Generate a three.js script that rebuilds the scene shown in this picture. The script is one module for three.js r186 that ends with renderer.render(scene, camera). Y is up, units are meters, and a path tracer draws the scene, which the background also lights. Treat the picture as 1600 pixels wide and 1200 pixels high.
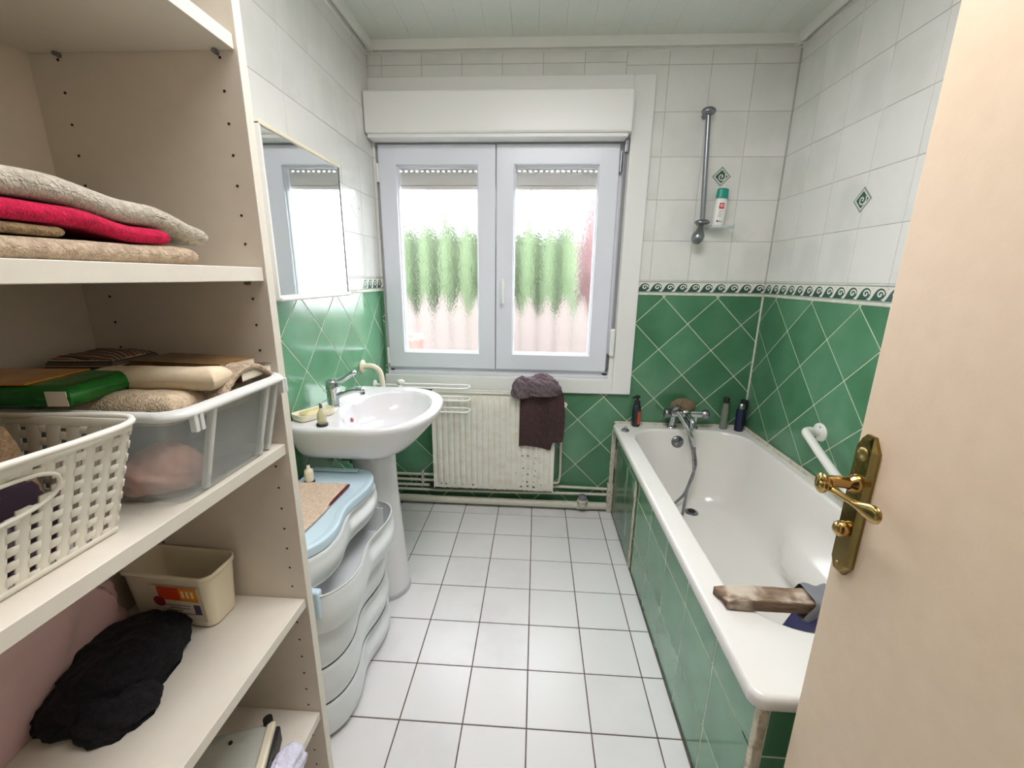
import * as THREE from 'three';
import { RoundedBoxGeometry } from 'three/addons/geometries/RoundedBoxGeometry.js';
import { RectAreaLightUniformsLib } from 'three/addons/lights/RectAreaLightUniformsLib.js';
import { mergeGeometries, mergeVertices } from 'three/addons/utils/BufferGeometryUtils.js';

// ---------- camera, sky, exposure ----------
const scene = new THREE.Scene();
const camera = new THREE.PerspectiveCamera(2 * Math.atan(600 / 655.16) * 180 / Math.PI, 1600 / 1200, 0.02, 200);
camera.rotation.order = 'YXZ';
camera.position.set(-1.206, 1.3776, 2.3565);
camera.rotation.set(-0.2492, 0.0554, 0.0132);
scene.add(camera);
scene.background = new THREE.Color().setRGB(0.93, 0.97, 1.0);   // white overcast sky
scene.backgroundIntensity = 36;
const renderer = new THREE.WebGLRenderer({ antialias: true });
renderer.toneMapping = THREE.LinearToneMapping;
renderer.toneMappingExposure = 1.07;
renderer.shadowMap.enabled = true;

RectAreaLightUniformsLib.init();
const lampLight = new THREE.RectAreaLight('#eef1ff', 9.8, 0.8, 0.8);   // soft ceiling panel, its fitting is built with the ceiling
lampLight.position.set(-1.12, 2.44, 1.55); lampLight.rotation.x = -Math.PI / 2; scene.add(lampLight);

// ---------- helpers ----------
let seed = 7;
const rnd = () => { seed = (seed + 0x6D2B79F5) | 0; let t = Math.imul(seed ^ (seed >>> 15), 1 | seed); t = (t + Math.imul(t ^ (t >>> 7), 61 | t)) ^ t; return ((t ^ (t >>> 14)) >>> 0) / 4294967296; };
const rr = (a, b) => a + (b - a) * rnd();
const V = (x, y, z) => new THREE.Vector3(x, y, z);
const clamp = (x, a, b) => Math.min(b, Math.max(a, x));
const sstep = (a, b, x) => { const t = clamp((x - a) / (b - a), 0, 1); return t * t * (3 - 2 * t); };
const mix = (a, b, t) => a + (b - a) * t;
const hash2 = (x, y) => { let h = Math.imul(x, 374761393) ^ Math.imul(y, 668265263); h = Math.imul(h ^ (h >>> 13), 1274126177); return ((h ^ (h >>> 16)) >>> 0) / 4294967296; };
function vnoise(x, y, p, s = 0) {           // value noise that repeats every p cells
  const xi = Math.floor(x), yi = Math.floor(y), fx = x - xi, fy = y - yi, u = fx * fx * (3 - 2 * fx), v = fy * fy * (3 - 2 * fy);
  const g = (a, b) => hash2((((a % p) + p) % p) + s * 131, (((b % p) + p) % p) + s * 57);
  return mix(mix(g(xi, yi), g(xi + 1, yi), u), mix(g(xi, yi + 1), g(xi + 1, yi + 1), u), v);
}
function fbm(u, v, p, oct, s = 0) { let a = 0.5, r = 0, n = 0; for (let i = 0; i < oct; i++) { r += a * vnoise(u * p, v * p, p, s + i); n += a; p *= 2; a *= 0.5; } return r / n; }
function n3(x, y, z) {                      // smooth 3-D noise, -1..1
  const f = (a, b, c) => Math.sin(a * 1.7 + b * 2.3 + 1.1) * Math.cos(b * 1.9 - c * 1.3 + 0.4) + Math.sin(c * 2.1 + a * 1.1 - 0.7) * 0.7;
  return (f(x, y, z) + 0.5 * f(y * 2.1 + 3, z * 2.2 + 1, x * 1.9 + 5) + 0.25 * f(z * 4.3, x * 4.1 + 2, y * 4.7)) / 2.6;
}
function tex(n, fn, srgb = true, rep = 1) {
  const d = new Uint8Array(n * n * 4);
  for (let j = 0; j < n; j++) for (let i = 0; i < n; i++) {
    let c = fn((i + 0.5) / n, (j + 0.5) / n); if (typeof c === 'number') c = [c, c, c];
    const k = (j * n + i) * 4; for (let q = 0; q < 3; q++) d[k + q] = clamp(Math.round(c[q]), 0, 255); d[k + 3] = 255;
  }
  const t = new THREE.DataTexture(d, n, n); t.magFilter = THREE.LinearFilter; t.minFilter = THREE.LinearMipmapLinearFilter; t.generateMipmaps = true;
  t.wrapS = t.wrapT = THREE.RepeatWrapping; t.repeat.set(rep, rep); if (srgb) t.colorSpace = THREE.SRGBColorSpace; t.needsUpdate = true; return t;
}
function canvasTex(w, h, draw) {
  const c = document.createElement('canvas'); c.width = w; c.height = h; draw(c.getContext('2d'), w, h);
  const t = new THREE.CanvasTexture(c); t.colorSpace = THREE.SRGBColorSpace; t.wrapS = t.wrapT = THREE.RepeatWrapping; return t;
}
const rgbmix = (a, b, t) => [mix(a[0], b[0], t), mix(a[1], b[1], t), mix(a[2], b[2], t)];
const S = (o) => new THREE.MeshStandardMaterial({ side: THREE.DoubleSide, ...o });
const PH = (o) => new THREE.MeshPhysicalMaterial({ side: THREE.DoubleSide, ...o });

// uv in metres, by the way each face points
function boxUV(g, off = [0, 0]) {
  g = g.index ? g.toNonIndexed() : g;
  const p = g.attributes.position, uv = new Float32Array(p.count * 2), a = V(), b = V(), c = V();
  for (let i = 0; i < p.count; i += 3) {
    a.fromBufferAttribute(p, i); b.fromBufferAttribute(p, i + 1).sub(a); c.fromBufferAttribute(p, i + 2).sub(a); b.cross(c);
    const ax = Math.abs(b.x), ay = Math.abs(b.y), az = Math.abs(b.z);
    for (let k = 0; k < 3; k++) {
      const x = p.getX(i + k), y = p.getY(i + k), z = p.getZ(i + k);
      const w = ax >= ay && ax >= az ? [z, y] : ay >= az ? [x, z] : [x, y];
      uv[(i + k) * 2] = w[0] + off[0]; uv[(i + k) * 2 + 1] = w[1] + off[1];
    }
  }
  g.setAttribute('uv', new THREE.BufferAttribute(uv, 2)); return g;
}
function merged(...gs) {
  const l = gs.flat().map((g) => { g = g.index ? g.toNonIndexed() : g; const o = new THREE.BufferGeometry(); for (const k of ['position', 'normal', 'uv']) o.setAttribute(k, g.attributes[k] ?? new THREE.BufferAttribute(new Float32Array(g.attributes.position.count * (k === 'uv' ? 2 : 3)), k === 'uv' ? 2 : 3)); return o; });
  return mergeGeometries(l);
}
function bx(x0, x1, y0, y1, z0, z1, r = 0.002, seg = 2) {
  const w = Math.abs(x1 - x0), h = Math.abs(y1 - y0), d = Math.abs(z1 - z0), rad = Math.min(r, w * 0.49, h * 0.49, d * 0.49);
  const g = r > 0 ? new RoundedBoxGeometry(w, h, d, seg, rad) : new THREE.BoxGeometry(w, h, d);
  g.translate((x0 + x1) / 2, (y0 + y1) / 2, (z0 + z1) / 2); return boxUV(g);
}
const sph = (r, at, sx = 1, sy = 1, sz = 1, n = 16) => { const g = new THREE.SphereGeometry(r, n, Math.round(n * 0.7)); g.scale(sx, sy, sz); g.translate(...at); return g; };
function tube(pts, r, seg = 10, n = 0, closed = false, tension = 0.5) {
  const c = new THREE.CatmullRomCurve3(pts.map((p) => V(...p)), closed, 'centripetal', tension);
  const g = new THREE.TubeGeometry(c, n || pts.length * 8, r, seg, closed);
  return closed ? g : merged(g, sph(r, pts[0], 1, 1, 1, seg), sph(r, pts[pts.length - 1], 1, 1, 1, seg));
}
function rod(a, b, r, seg = 14, r2 = r) {
  const A = V(...a), B = V(...b), L = A.distanceTo(B), g = new THREE.CylinderGeometry(r2, r, L, seg);
  g.translate(0, L / 2, 0); g.applyQuaternion(new THREE.Quaternion().setFromUnitVectors(V(0, 1, 0), B.clone().sub(A).normalize())); g.translate(...a); return g;
}
const lathe = (prof, at = [0, 0, 0], seg = 28, sx = 1, sz = 1) => { const g = new THREE.LatheGeometry(prof.map((p) => new THREE.Vector2(Math.max(p[0], 1e-5), p[1])), seg); g.scale(sx, 1, sz); g.computeVertexNormals(); g.translate(...at); return g; };
function aimed(g, at, dir) { g.applyQuaternion(new THREE.Quaternion().setFromUnitVectors(V(0, 1, 0), V(...dir).normalize())); g.translate(...at); return g; }
function loft(loops, capA = false, capB = false) {        // loops of equal length, joined into one smooth surface
  const n = loops[0].length, pos = [], idx = [];
  for (const l of loops) for (const p of l) pos.push(...p);
  for (let k = 0; k < loops.length - 1; k++) for (let i = 0; i < n; i++) { const a = k * n + i, b = k * n + (i + 1) % n, c = a + n, d = b + n; idx.push(a, b, c, b, d, c); }
  for (const [on, base] of [[capA, 0], [capB, (loops.length - 1) * n]]) if (on) {
    const c = [0, 0, 0]; for (let i = 0; i < n; i++) for (let q = 0; q < 3; q++) c[q] += pos[(base + i) * 3 + q] / n;
    const ci = pos.length / 3; pos.push(...c); for (let i = 0; i < n; i++) base ? idx.push(base + i, base + (i + 1) % n, ci) : idx.push(base + (i + 1) % n, base + i, ci);
  }
  const g = new THREE.BufferGeometry(); g.setAttribute('position', new THREE.Float32BufferAttribute(pos, 3)); g.setIndex(idx);
  g.setAttribute('uv', new THREE.Float32BufferAttribute(new Float32Array(pos.length / 3 * 2), 2)); g.computeVertexNormals(); return g;
}
function rrect(x0, x1, z0, z1, r, y, nc = 8, ns = 6) {     // a rounded rectangle in plan, as a loop of points
  const o = [], C = [[x1 - r, z1 - r, 0], [x0 + r, z1 - r, 1], [x0 + r, z0 + r, 2], [x1 - r, z0 + r, 3]];
  C.forEach(([cx, cz, q], k) => {
    for (let i = 0; i <= nc; i++) { const a = (q + i / nc) * Math.PI / 2; o.push([cx + r * Math.cos(a), y, cz + r * Math.sin(a)]); }
    const m = C[(k + 1) % 4], a = (q + 1) * Math.PI / 2, p = o[o.length - 1], e = [m[0] + r * Math.cos(a), y, m[1] + r * Math.sin(a)];
    for (let i = 1; i < ns; i++) o.push([mix(p[0], e[0], i / ns), y, mix(p[2], e[2], i / ns)]);
  });
  return o;
}
function deform(g, fn) {
  const p = g.attributes.position, v = V();
  for (let i = 0; i < p.count; i++) { v.fromBufferAttribute(p, i); fn(v, i); p.setXYZ(i, v.x, v.y, v.z); }
  p.needsUpdate = true; g.computeVertexNormals(); return g;
}
function pad(w, h, d, n = 40, R = 0.7, amp = 0.003, freq = 30, sd = 0) {      // a soft slab with rounded edges: base at y = 0, centred in x and z
  const pos = [], idx = [], f = (k) => Math.sin((k / n - 0.5) * Math.PI), r = Math.min(h * R, w / 2, d / 2);
  const ed = (a, len) => { const t = 1 - Math.min(1, (1 - Math.abs(a)) * len / 2 / r); return Math.sqrt(Math.max(0, 1 - t * t)); };
  for (let s = 0; s < 2; s++) for (let j = 0; j <= n; j++) for (let i = 0; i <= n; i++) {
    const a = f(i), b = f(j), q = Math.min(ed(a, w), ed(b, d)), x = a * w / 2, z = b * d / 2, k = n3(x * freq + sd, s * 3, z * freq - sd) * amp;
    pos.push(x + k * 0.8 * (1 - q), h / 2 + (s ? -1 : 1) * h / 2 * q + (s ? 0.3 : 1) * k * q, z + 0.8 * k * (1 - q));
  }
  const m = (n + 1) * (n + 1);
  for (let s = 0; s < 2; s++) for (let j = 0; j < n; j++) for (let i = 0; i < n; i++) { const a = s * m + j * (n + 1) + i, b = a + 1, c = a + n + 1, e2 = c + 1; s ? idx.push(a, b, c, b, e2, c) : idx.push(a, c, b, b, c, e2); }
  let g = new THREE.BufferGeometry(); g.setAttribute('position', new THREE.Float32BufferAttribute(pos, 3)); g.setIndex(idx); g = mergeVertices(g, 1e-5); g.computeVertexNormals(); return g;
}
function blob(rx, ry, rz, n, amp, freq, sd = 0, flat = true) {      // a crumpled lump standing on y = 0
  let g = new THREE.SphereGeometry(1, n, Math.round(n * 0.7)); g.deleteAttribute('uv'); g.deleteAttribute('normal'); g = mergeVertices(g, 1e-4);
  return deform(g, (v) => {
    const ridge = 1 - Math.abs(n3(v.x * freq + sd, v.y * freq, v.z * freq - sd)) * 1.8, big = n3(v.x * 1.6 - sd, v.y * 1.6 + sd, v.z * 1.6);
    v.multiplyScalar(1 + amp * ridge + amp * 1.2 * big); v.set(v.x * rx, flat ? Math.max(v.y * ry, -0.35 * ry) + 0.35 * ry : v.y * ry, v.z * rz);
  });
}
// ---------- naming ----------
const used = {};
const numbered = (n) => { const k = used[n] = (used[n] ?? -1) + 1; return k ? `${n}_${String(k).padStart(3, '0')}` : n; };
const flags = (o) => { o.traverse((m) => { if (m.isMesh) { m.castShadow = true; m.receiveShadow = true; } }); return o; };
class Thing {
  constructor(name, label, category, at, group, kind) {
    this.o = new THREE.Group(); this.o.name = numbered(name); this.o.position.set(...at); this.at = at;
    if (label) this.o.userData.label = label; if (category) this.o.userData.category = category;
    if (group) this.o.userData.group = group; if (kind) this.o.userData.kind = kind; scene.add(this.o);
  }
  put(name, g, m, parent, label) {                       // g in world coordinates; parent: the part this is a sub-part of
    g = g.clone().translate(-this.at[0], -this.at[1], -this.at[2]);
    const o = new THREE.Mesh(g, m); o.name = name; if (label) o.userData.label = label; (parent ?? this.o).add(o); return o;
  }
}
const structure = (name, at = [0, 0, 0]) => new Thing(name, null, null, at, null, 'structure');

// ---------- materials ----------
const M = {};
{
  const glaze = tex(256, (u, v) => 128 + 90 * (fbm(u, v, 4, 3, 3) - 0.5), false, 2.2);
  const wt = (s) => tex(256, (u, v) => rgbmix([233, 233, 228], [216, 218, 211], 0.55 * sstep(0.42, 0.75, fbm(u, v, 4, 5, s))), true, 1.5);
  M.whiteTile = [1, 9].map((s) => S({ map: wt(s), roughness: 0.16, bumpMap: glaze, bumpScale: 0.0012 }));
  const gt = (s, a, b) => tex(256, (u, v) => rgbmix(a, b, clamp(fbm(u, v, 3, 5, s) * 1.7 - 0.35, 0, 1)), true, 1.8);
  M.greenTile = [[2, [72, 122, 88], [96, 146, 112]], [5, [68, 118, 84], [92, 142, 108]], [8, [76, 126, 92], [100, 149, 116]]].map((a) => S({ map: gt(...a), roughness: 0.13, bumpMap: glaze, bumpScale: 0.0014 }));
  const ft = (s) => tex(512, (u, v) => { const a = fbm(u, v, 3, 5, s), b = fbm(u, v, 8, 5, s + 20); return rgbmix(rgbmix([233, 231, 230], [219, 217, 218], sstep(0.45, 0.8, a)), [202, 200, 205], 0.4 * sstep(0.58, 0.74, b) * sstep(0.5, 0.66, a)); }, true, 1.1);
  M.floorTile = [1, 4].map((s) => S({ map: ft(s), roughness: 0.3, bumpMap: glaze, bumpScale: 0.0008 }));
  const gritty = (a, b, s) => tex(256, (u, v) => rgbmix(a, b, fbm(u, v, 12, 4, s)), true, 4);
  M.groutWhite = S({ map: gritty([206, 206, 196], [176, 176, 168], 2), roughness: 0.9 });
  M.groutGreen = S({ map: gritty([222, 228, 206], [196, 206, 182], 3), roughness: 0.9 });
  M.groutFloor = S({ map: gritty([112, 96, 88], [78, 66, 62], 4), roughness: 0.95 });
  M.caulk = S({ map: gritty([232, 234, 222], [205, 205, 190], 6), roughness: 0.6 });
  M.plaster = S({ map: gritty([226, 226, 220], [216, 216, 209], 5), roughness: 0.85 });
  M.wood = S({ map: tex(512, (u, v) => { const g = fbm(u * 0.5, v * 3, 16, 4, 3), w = sstep(0.5, 0.72, fbm(u, v, 5, 4, 12)); return rgbmix(rgbmix([92, 72, 56], [148, 122, 98], g), [206, 194, 178], w * 0.9); }, true, 3), roughness: 0.85, bumpMap: tex(256, (u, v) => 255 * fbm(u * 0.5, v * 3, 16, 4, 3), false, 3), bumpScale: 0.003 });
  M.pvcWindow = S({ color: '#e6e9f1', roughness: 0.28 });
  M.pvcWhite = S({ color: '#eeeeea', roughness: 0.35 });
  M.ceiling = S({ map: gritty([222, 226, 217], [217, 221, 212], 7), roughness: 0.45 });
  M.acrylic = S({ color: '#efece6', roughness: 0.12 });
  M.ceramic = S({ color: '#eceaec', roughness: 0.1 });
  M.melamine = S({ map: gritty([226, 220, 206], [221, 214, 200], 8), roughness: 0.45 });
  M.melamineIn = S({ map: gritty([224, 214, 199], [218, 208, 193], 9), roughness: 0.5 });
  M.door = S({ map: gritty([228, 206, 180], [222, 199, 172], 10), roughness: 0.5, bumpMap: tex(256, (u, v) => 255 * fbm(u, v, 40, 2, 4), false, 6), bumpScale: 0.00008 });
  M.chrome = S({ color: '#c9ccd0', metalness: 1, roughness: 0.1 });
  M.dullChrome = S({ color: '#8e9296', metalness: 1, roughness: 0.28 });
  M.brass = S({ color: '#b3935a', metalness: 1, roughness: 0.16 });
  M.brassPlate = S({ color: '#8f7d4c', metalness: 1, roughness: 0.12, bumpMap: tex(256, (u, v) => 255 * fbm(u, v, 9, 4, 14), false, 20), bumpScale: 0.00012 });
  M.dark = S({ color: '#1d1b1c', roughness: 0.55 });
  M.black = S({ color: '#151517', roughness: 0.75 });
  M.radiator = S({ map: tex(512, (u, v) => rgbmix([238, 236, 224], [224, 219, 202], sstep(0.55, 0.8, fbm(u, v, 6, 4, 21))), true, 1.2), roughness: 0.4 });
  M.rust = S({ color: '#5a3a28', roughness: 0.95 });
  M.pipe = S({ map: gritty([226, 224, 208], [196, 192, 172], 11), roughness: 0.5 });
  M.plasticWhite = S({ color: '#efefe8', roughness: 0.3 });
  M.mirror = S({ color: '#e4e8e6', metalness: 1, roughness: 0.02 });
  const terryBump = tex(256, (u, v) => 255 * (0.5 * fbm(u, v, 60, 2, 5) + 0.5 * fbm(u, v, 12, 3, 6)), false, 9);
  const terry = (a, b, s, bs = 0.004) => S({ map: tex(256, (u, v) => rgbmix(a, b, clamp(fbm(u, v, 24, 4, s) * 1.6 - 0.3, 0, 1)), true, 7), roughness: 1, bumpMap: terryBump, bumpScale: bs });
  M.towelGrey = terry([190, 182, 166], [160, 152, 136], 1);
  M.towelBeige = terry([186, 168, 144], [150, 132, 110], 2);
  M.towelTan = terry([150, 126, 90], [112, 92, 66], 3);
  M.pinkCloth = terry([192, 0, 62], [150, 0, 46], 4, 0.002);
  M.terryPeach = terry([238, 214, 192], [216, 188, 164], 5);
  M.maroon = terry([120, 42, 50], [90, 26, 36], 6, 0.002);
  M.brownCloth = terry([78, 58, 56], [58, 41, 41], 7, 0.003);
  M.mauveCloth = terry([126, 110, 114], [90, 77, 84], 8);
  M.blackCloth = terry([26, 24, 30], [12, 11, 15], 9, 0.003);
  M.linen = terry([206, 188, 160], [176, 156, 128], 10, 0.003);
  M.brownLinen = terry([172, 144, 110], [130, 104, 76], 11, 0.003);
  M.whiteCloth = terry([232, 230, 244], [214, 212, 232], 12, 0.002);
  M.sponge = terry([150, 128, 102], [110, 92, 72], 13, 0.006);
  M.paper = S({ color: '#e7dcc6', roughness: 0.6 });
  M.clearPlastic = PH({ color: '#f4f7f7', roughness: 0.22, transmission: 0.86, ior: 1.45 });
  M.towerPlastic = PH({ color: '#f8fbfb', roughness: 0.4, transmission: 0.18, ior: 1.45 });
  M.paleBlue = S({ color: '#cfe6f2', roughness: 0.32 });
  M.pinkFilm = PH({ color: '#f2cfd0', roughness: 0.35, transmission: 0.22, ior: 1.4 });
}
M.obscure = PH({ color: "#ffffff", roughness: 0.1, transmission: 1, thickness: 0.006, ior: 1.45, bumpMap: tex(512, (u, v) => 255 * (0.6 * fbm(u, v, 48, 2, 31) + 0.4 * fbm(u, v, 20, 2, 33)), false, 3), bumpScale: 0.00028 });
M.shutter = S({ color: '#cfccc2', roughness: 0.5 });
M.strap = S({ color: '#8f8f92', roughness: 0.9 });
M.yard = S({ color: '#2e2b29', roughness: 0.95 });
M.picket = S({ color: '#322a27', roughness: 0.8 });
M.conifer = S({ map: tex(256, (u, v) => rgbmix([20, 31, 9], [34, 50, 16], fbm(u, v, 16, 4, 41)), true, 3), roughness: 0.9 });
M.copper = S({ color: '#30181a', roughness: 0.9 });
M.bark = S({ color: '#4c3a2c', roughness: 0.95 });
M.redPlastic = S({ color: '#7a2016', roughness: 0.5 });
M.hose = S({ color: '#8a8c8e', metalness: 0.9, roughness: 0.3, bumpMap: tex(128, (u, v) => 255 * (0.5 + 0.5 * Math.sin(u * Math.PI * 2 * 16)), false, 6), bumpScale: 0.002 });
M.lampGlow = S({ color: '#f4efe4', emissive: '#fff0d8', emissiveIntensity: 4 });
M.access = S({ map: tex(512, (u, v) => rgbmix(rgbmix([56, 92, 66], [88, 128, 98], fbm(u, v, 4, 4, 51)), [176, 186, 170], 0.7 * sstep(0.55, 0.75, fbm(u * 1.0, v * 0.25, 12, 4, 55))), true, 1.6), roughness: 0.25 });
M.oldPlaster = S({ map: tex(256, (u, v) => rgbmix([208, 200, 178], [172, 160, 138], sstep(0.4, 0.75, fbm(u, v, 8, 5, 61))), true, 6), roughness: 0.95, bumpMap: tex(256, (u, v) => 255 * fbm(u, v, 16, 4, 62), false, 8), bumpScale: 0.004 });
M.dirtyCaulk = S({ map: tex(256, (u, v) => rgbmix([214, 207, 190], [182, 173, 152], sstep(0.4, 0.8, fbm(u, v, 10, 5, 63))), true, 5), roughness: 0.8 });
M.creamPlastic = S({ color: '#efe6cc', roughness: 0.35 });
M.paleGlass = PH({ color: '#e6e2c4', roughness: 0.2, transmission: 0.5 });
M.greyGlass = PH({ color: '#9aa294', roughness: 0.2, transmission: 0.4 });
M.navy = S({ color: '#1c2340', roughness: 0.3 });
M.darkBottle = S({ color: '#1d2428', roughness: 0.25 });
M.orangeLabel = S({ color: '#c2492c', roughness: 0.5 });
M.teal = S({ color: '#12937f', roughness: 0.35 });
M.copperHose = S({ color: '#9a5148', roughness: 0.5 });
M.greyRubber = S({ color: '#7b7b80', roughness: 0.7 });
M.indigo = S({ color: '#4a4a8c', roughness: 0.5 });
M.shampooLabel = S({ map: canvasTex(256, 384, (c, w, h) => {
  c.fillStyle = '#f0f0ea'; c.fillRect(0, 0, w, h); c.fillStyle = '#b8262e'; c.fillRect(70, 24, 116, 96); c.fillStyle = '#f4dcdc'; c.fillRect(86, 46, 84, 10); c.fillRect(86, 66, 84, 10); c.fillRect(100, 86, 56, 8);
  c.fillStyle = '#9aa0a0'; for (let k = 0; k < 6; k++) c.fillRect(74 + (k % 2) * 8, 150 + k * 20, 100 - (k % 3) * 16, 7); c.fillStyle = '#4e5658'; c.fillRect(60, 312, 46, 30); c.fillRect(118, 318, 20, 22); c.fillRect(148, 322, 40, 12);
}), roughness: 0.35 });
M.radiatorFront = S({ map: canvasTex(1024, 1024, (c, w, h) => {
  c.fillStyle = '#eeece0'; c.fillRect(0, 0, w, h);
  for (let k = 0; k < 500; k++) { c.fillStyle = `rgba(${rr(170, 200) | 0},${rr(150, 175) | 0},${rr(110, 140) | 0},0.05)`; const r = rr(6, 40); c.beginPath(); c.arc(rnd() * w, rnd() * h, r, 0, 7); c.fill(); }
  const spot = (x, y, r) => { c.fillStyle = 'rgba(150,104,66,0.35)'; c.beginPath(); c.arc(x * w, (1 - y) * h, r * 1.9, 0, 7); c.fill(); c.fillStyle = 'rgba(66,42,28,0.95)'; c.beginPath(); c.arc(x * w, (1 - y) * h, r, 0, 7); c.fill(); };
  for (const x of [0.745, 0.79, 0.845]) for (let y = 0.05; y < 0.42; y += 0.065) if (rnd() < 0.85) spot(x + rr(-0.006, 0.006), y + rr(-0.012, 0.012), rr(2, 6));
  for (const [x, y, r] of [[0.89, 0.32, 3], [0.69, 0.2, 3], [0.735, 0.05, 7], [0.84, 0.05, 8], [0.79, 0.06, 7], [0.1, 0.05, 6], [0.06, 0.055, 5], [0.33, 0.05, 7], [0.18, 0.06, 3], [0.24, 0.052, 4], [0.9, 0.08, 4]]) spot(x, y, r);
  c.fillStyle = 'rgba(70,46,30,0.9)'; for (let k = 0; k < 120; k++) c.fillRect(rnd() * w, h - rr(0, 7), rr(3, 18), 8); c.fillRect(0, h * 0.74, 6, h * 0.1);
}), roughness: 0.4 });
M.rimPlastic = PH({ color: '#eef0ec', roughness: 0.35, transmission: 0.25, ior: 1.45 });
M.basket = S({ color: '#ece8da', roughness: 0.5 });
M.greyLinen = S({ color: '#8f979a', roughness: 1 });
M.salmon = S({ map: tex(128, (u, v) => rgbmix([222, 168, 150], [190, 130, 112], fbm(u, v, 8, 4, 71)), true, 8), roughness: 1 });
M.plumCloth = S({ map: tex(128, (u, v) => rgbmix([44, 28, 38], [120, 104, 110], sstep(0.68, 0.8, fbm(u, v, 6, 4, 72))), true, 9), roughness: 1 });
M.creamCloth = S({ map: tex(128, (u, v) => rgbmix([226, 210, 180], [204, 186, 156], fbm(u, v, 8, 4, 73)), true, 8), roughness: 0.9 });
M.striped = S({ map: tex(128, (u, v) => { const k = (v * 9) % 1; return k < 0.25 ? [58, 44, 40] : k < 0.45 ? [196, 170, 130] : k < 0.7 ? [128, 78, 54] : [84, 92, 96]; }, true, 12), roughness: 0.9 });
M.brownGloss = S({ map: tex(128, (u, v) => rgbmix([96, 70, 42], [52, 38, 28], fbm(u, v, 5, 4, 74)), true, 7), roughness: 0.25 });
M.packetGreen = S({ map: tex(128, (u, v) => rgbmix([24, 118, 34], [14, 92, 26], fbm(u, v, 8, 3, 75)), true, 6), roughness: 0.25 });
M.packetYellow = S({ map: tex(128, (u, v) => rgbmix([206, 150, 28], [190, 104, 16], fbm(u, v, 4, 3, 76)), true, 7), roughness: 0.2 });
M.creamTub = S({ color: '#e9dfc4', roughness: 0.4 });
M.tubLabel = S({ map: canvasTex(256, 200, (c, w, h) => { c.fillStyle = '#d9cdb8'; c.fillRect(0, 0, w, h); c.fillStyle = '#c9401c'; c.fillRect(40, 4, 200, 78); c.fillStyle = '#e08a24'; c.fillRect(150, 8, 90, 70); c.fillStyle = '#7c1f2a'; c.beginPath(); c.arc(36, 96, 30, 0, 7); c.fill(); c.fillStyle = '#8b8076'; for (let k = 0; k < 5; k++) c.fillRect(60 + (k % 2) * 20, 108 + k * 16, 130 - (k % 3) * 24, 7); c.fillStyle = '#555064'; c.fillRect(206, 100, 34, 60); for (let k = 0; k < 3; k++) { c.fillStyle = '#f0dca8'; c.fillRect(160 + k * 24, 22, 14, 40); } }), roughness: 0.4 });
M.caseGrey = S({ map: tex(256, (u, v) => rgbmix([206, 208, 198], [178, 180, 168], sstep(0.45, 0.8, fbm(u, v, 6, 5, 77))), true, 3), roughness: 0.35 });

M.tanGloss = S({ map: tex(128, (u, v) => rgbmix([150, 116, 70], [96, 72, 44], fbm(u, v, 5, 4, 78)), true, 7), roughness: 0.25 });
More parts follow.
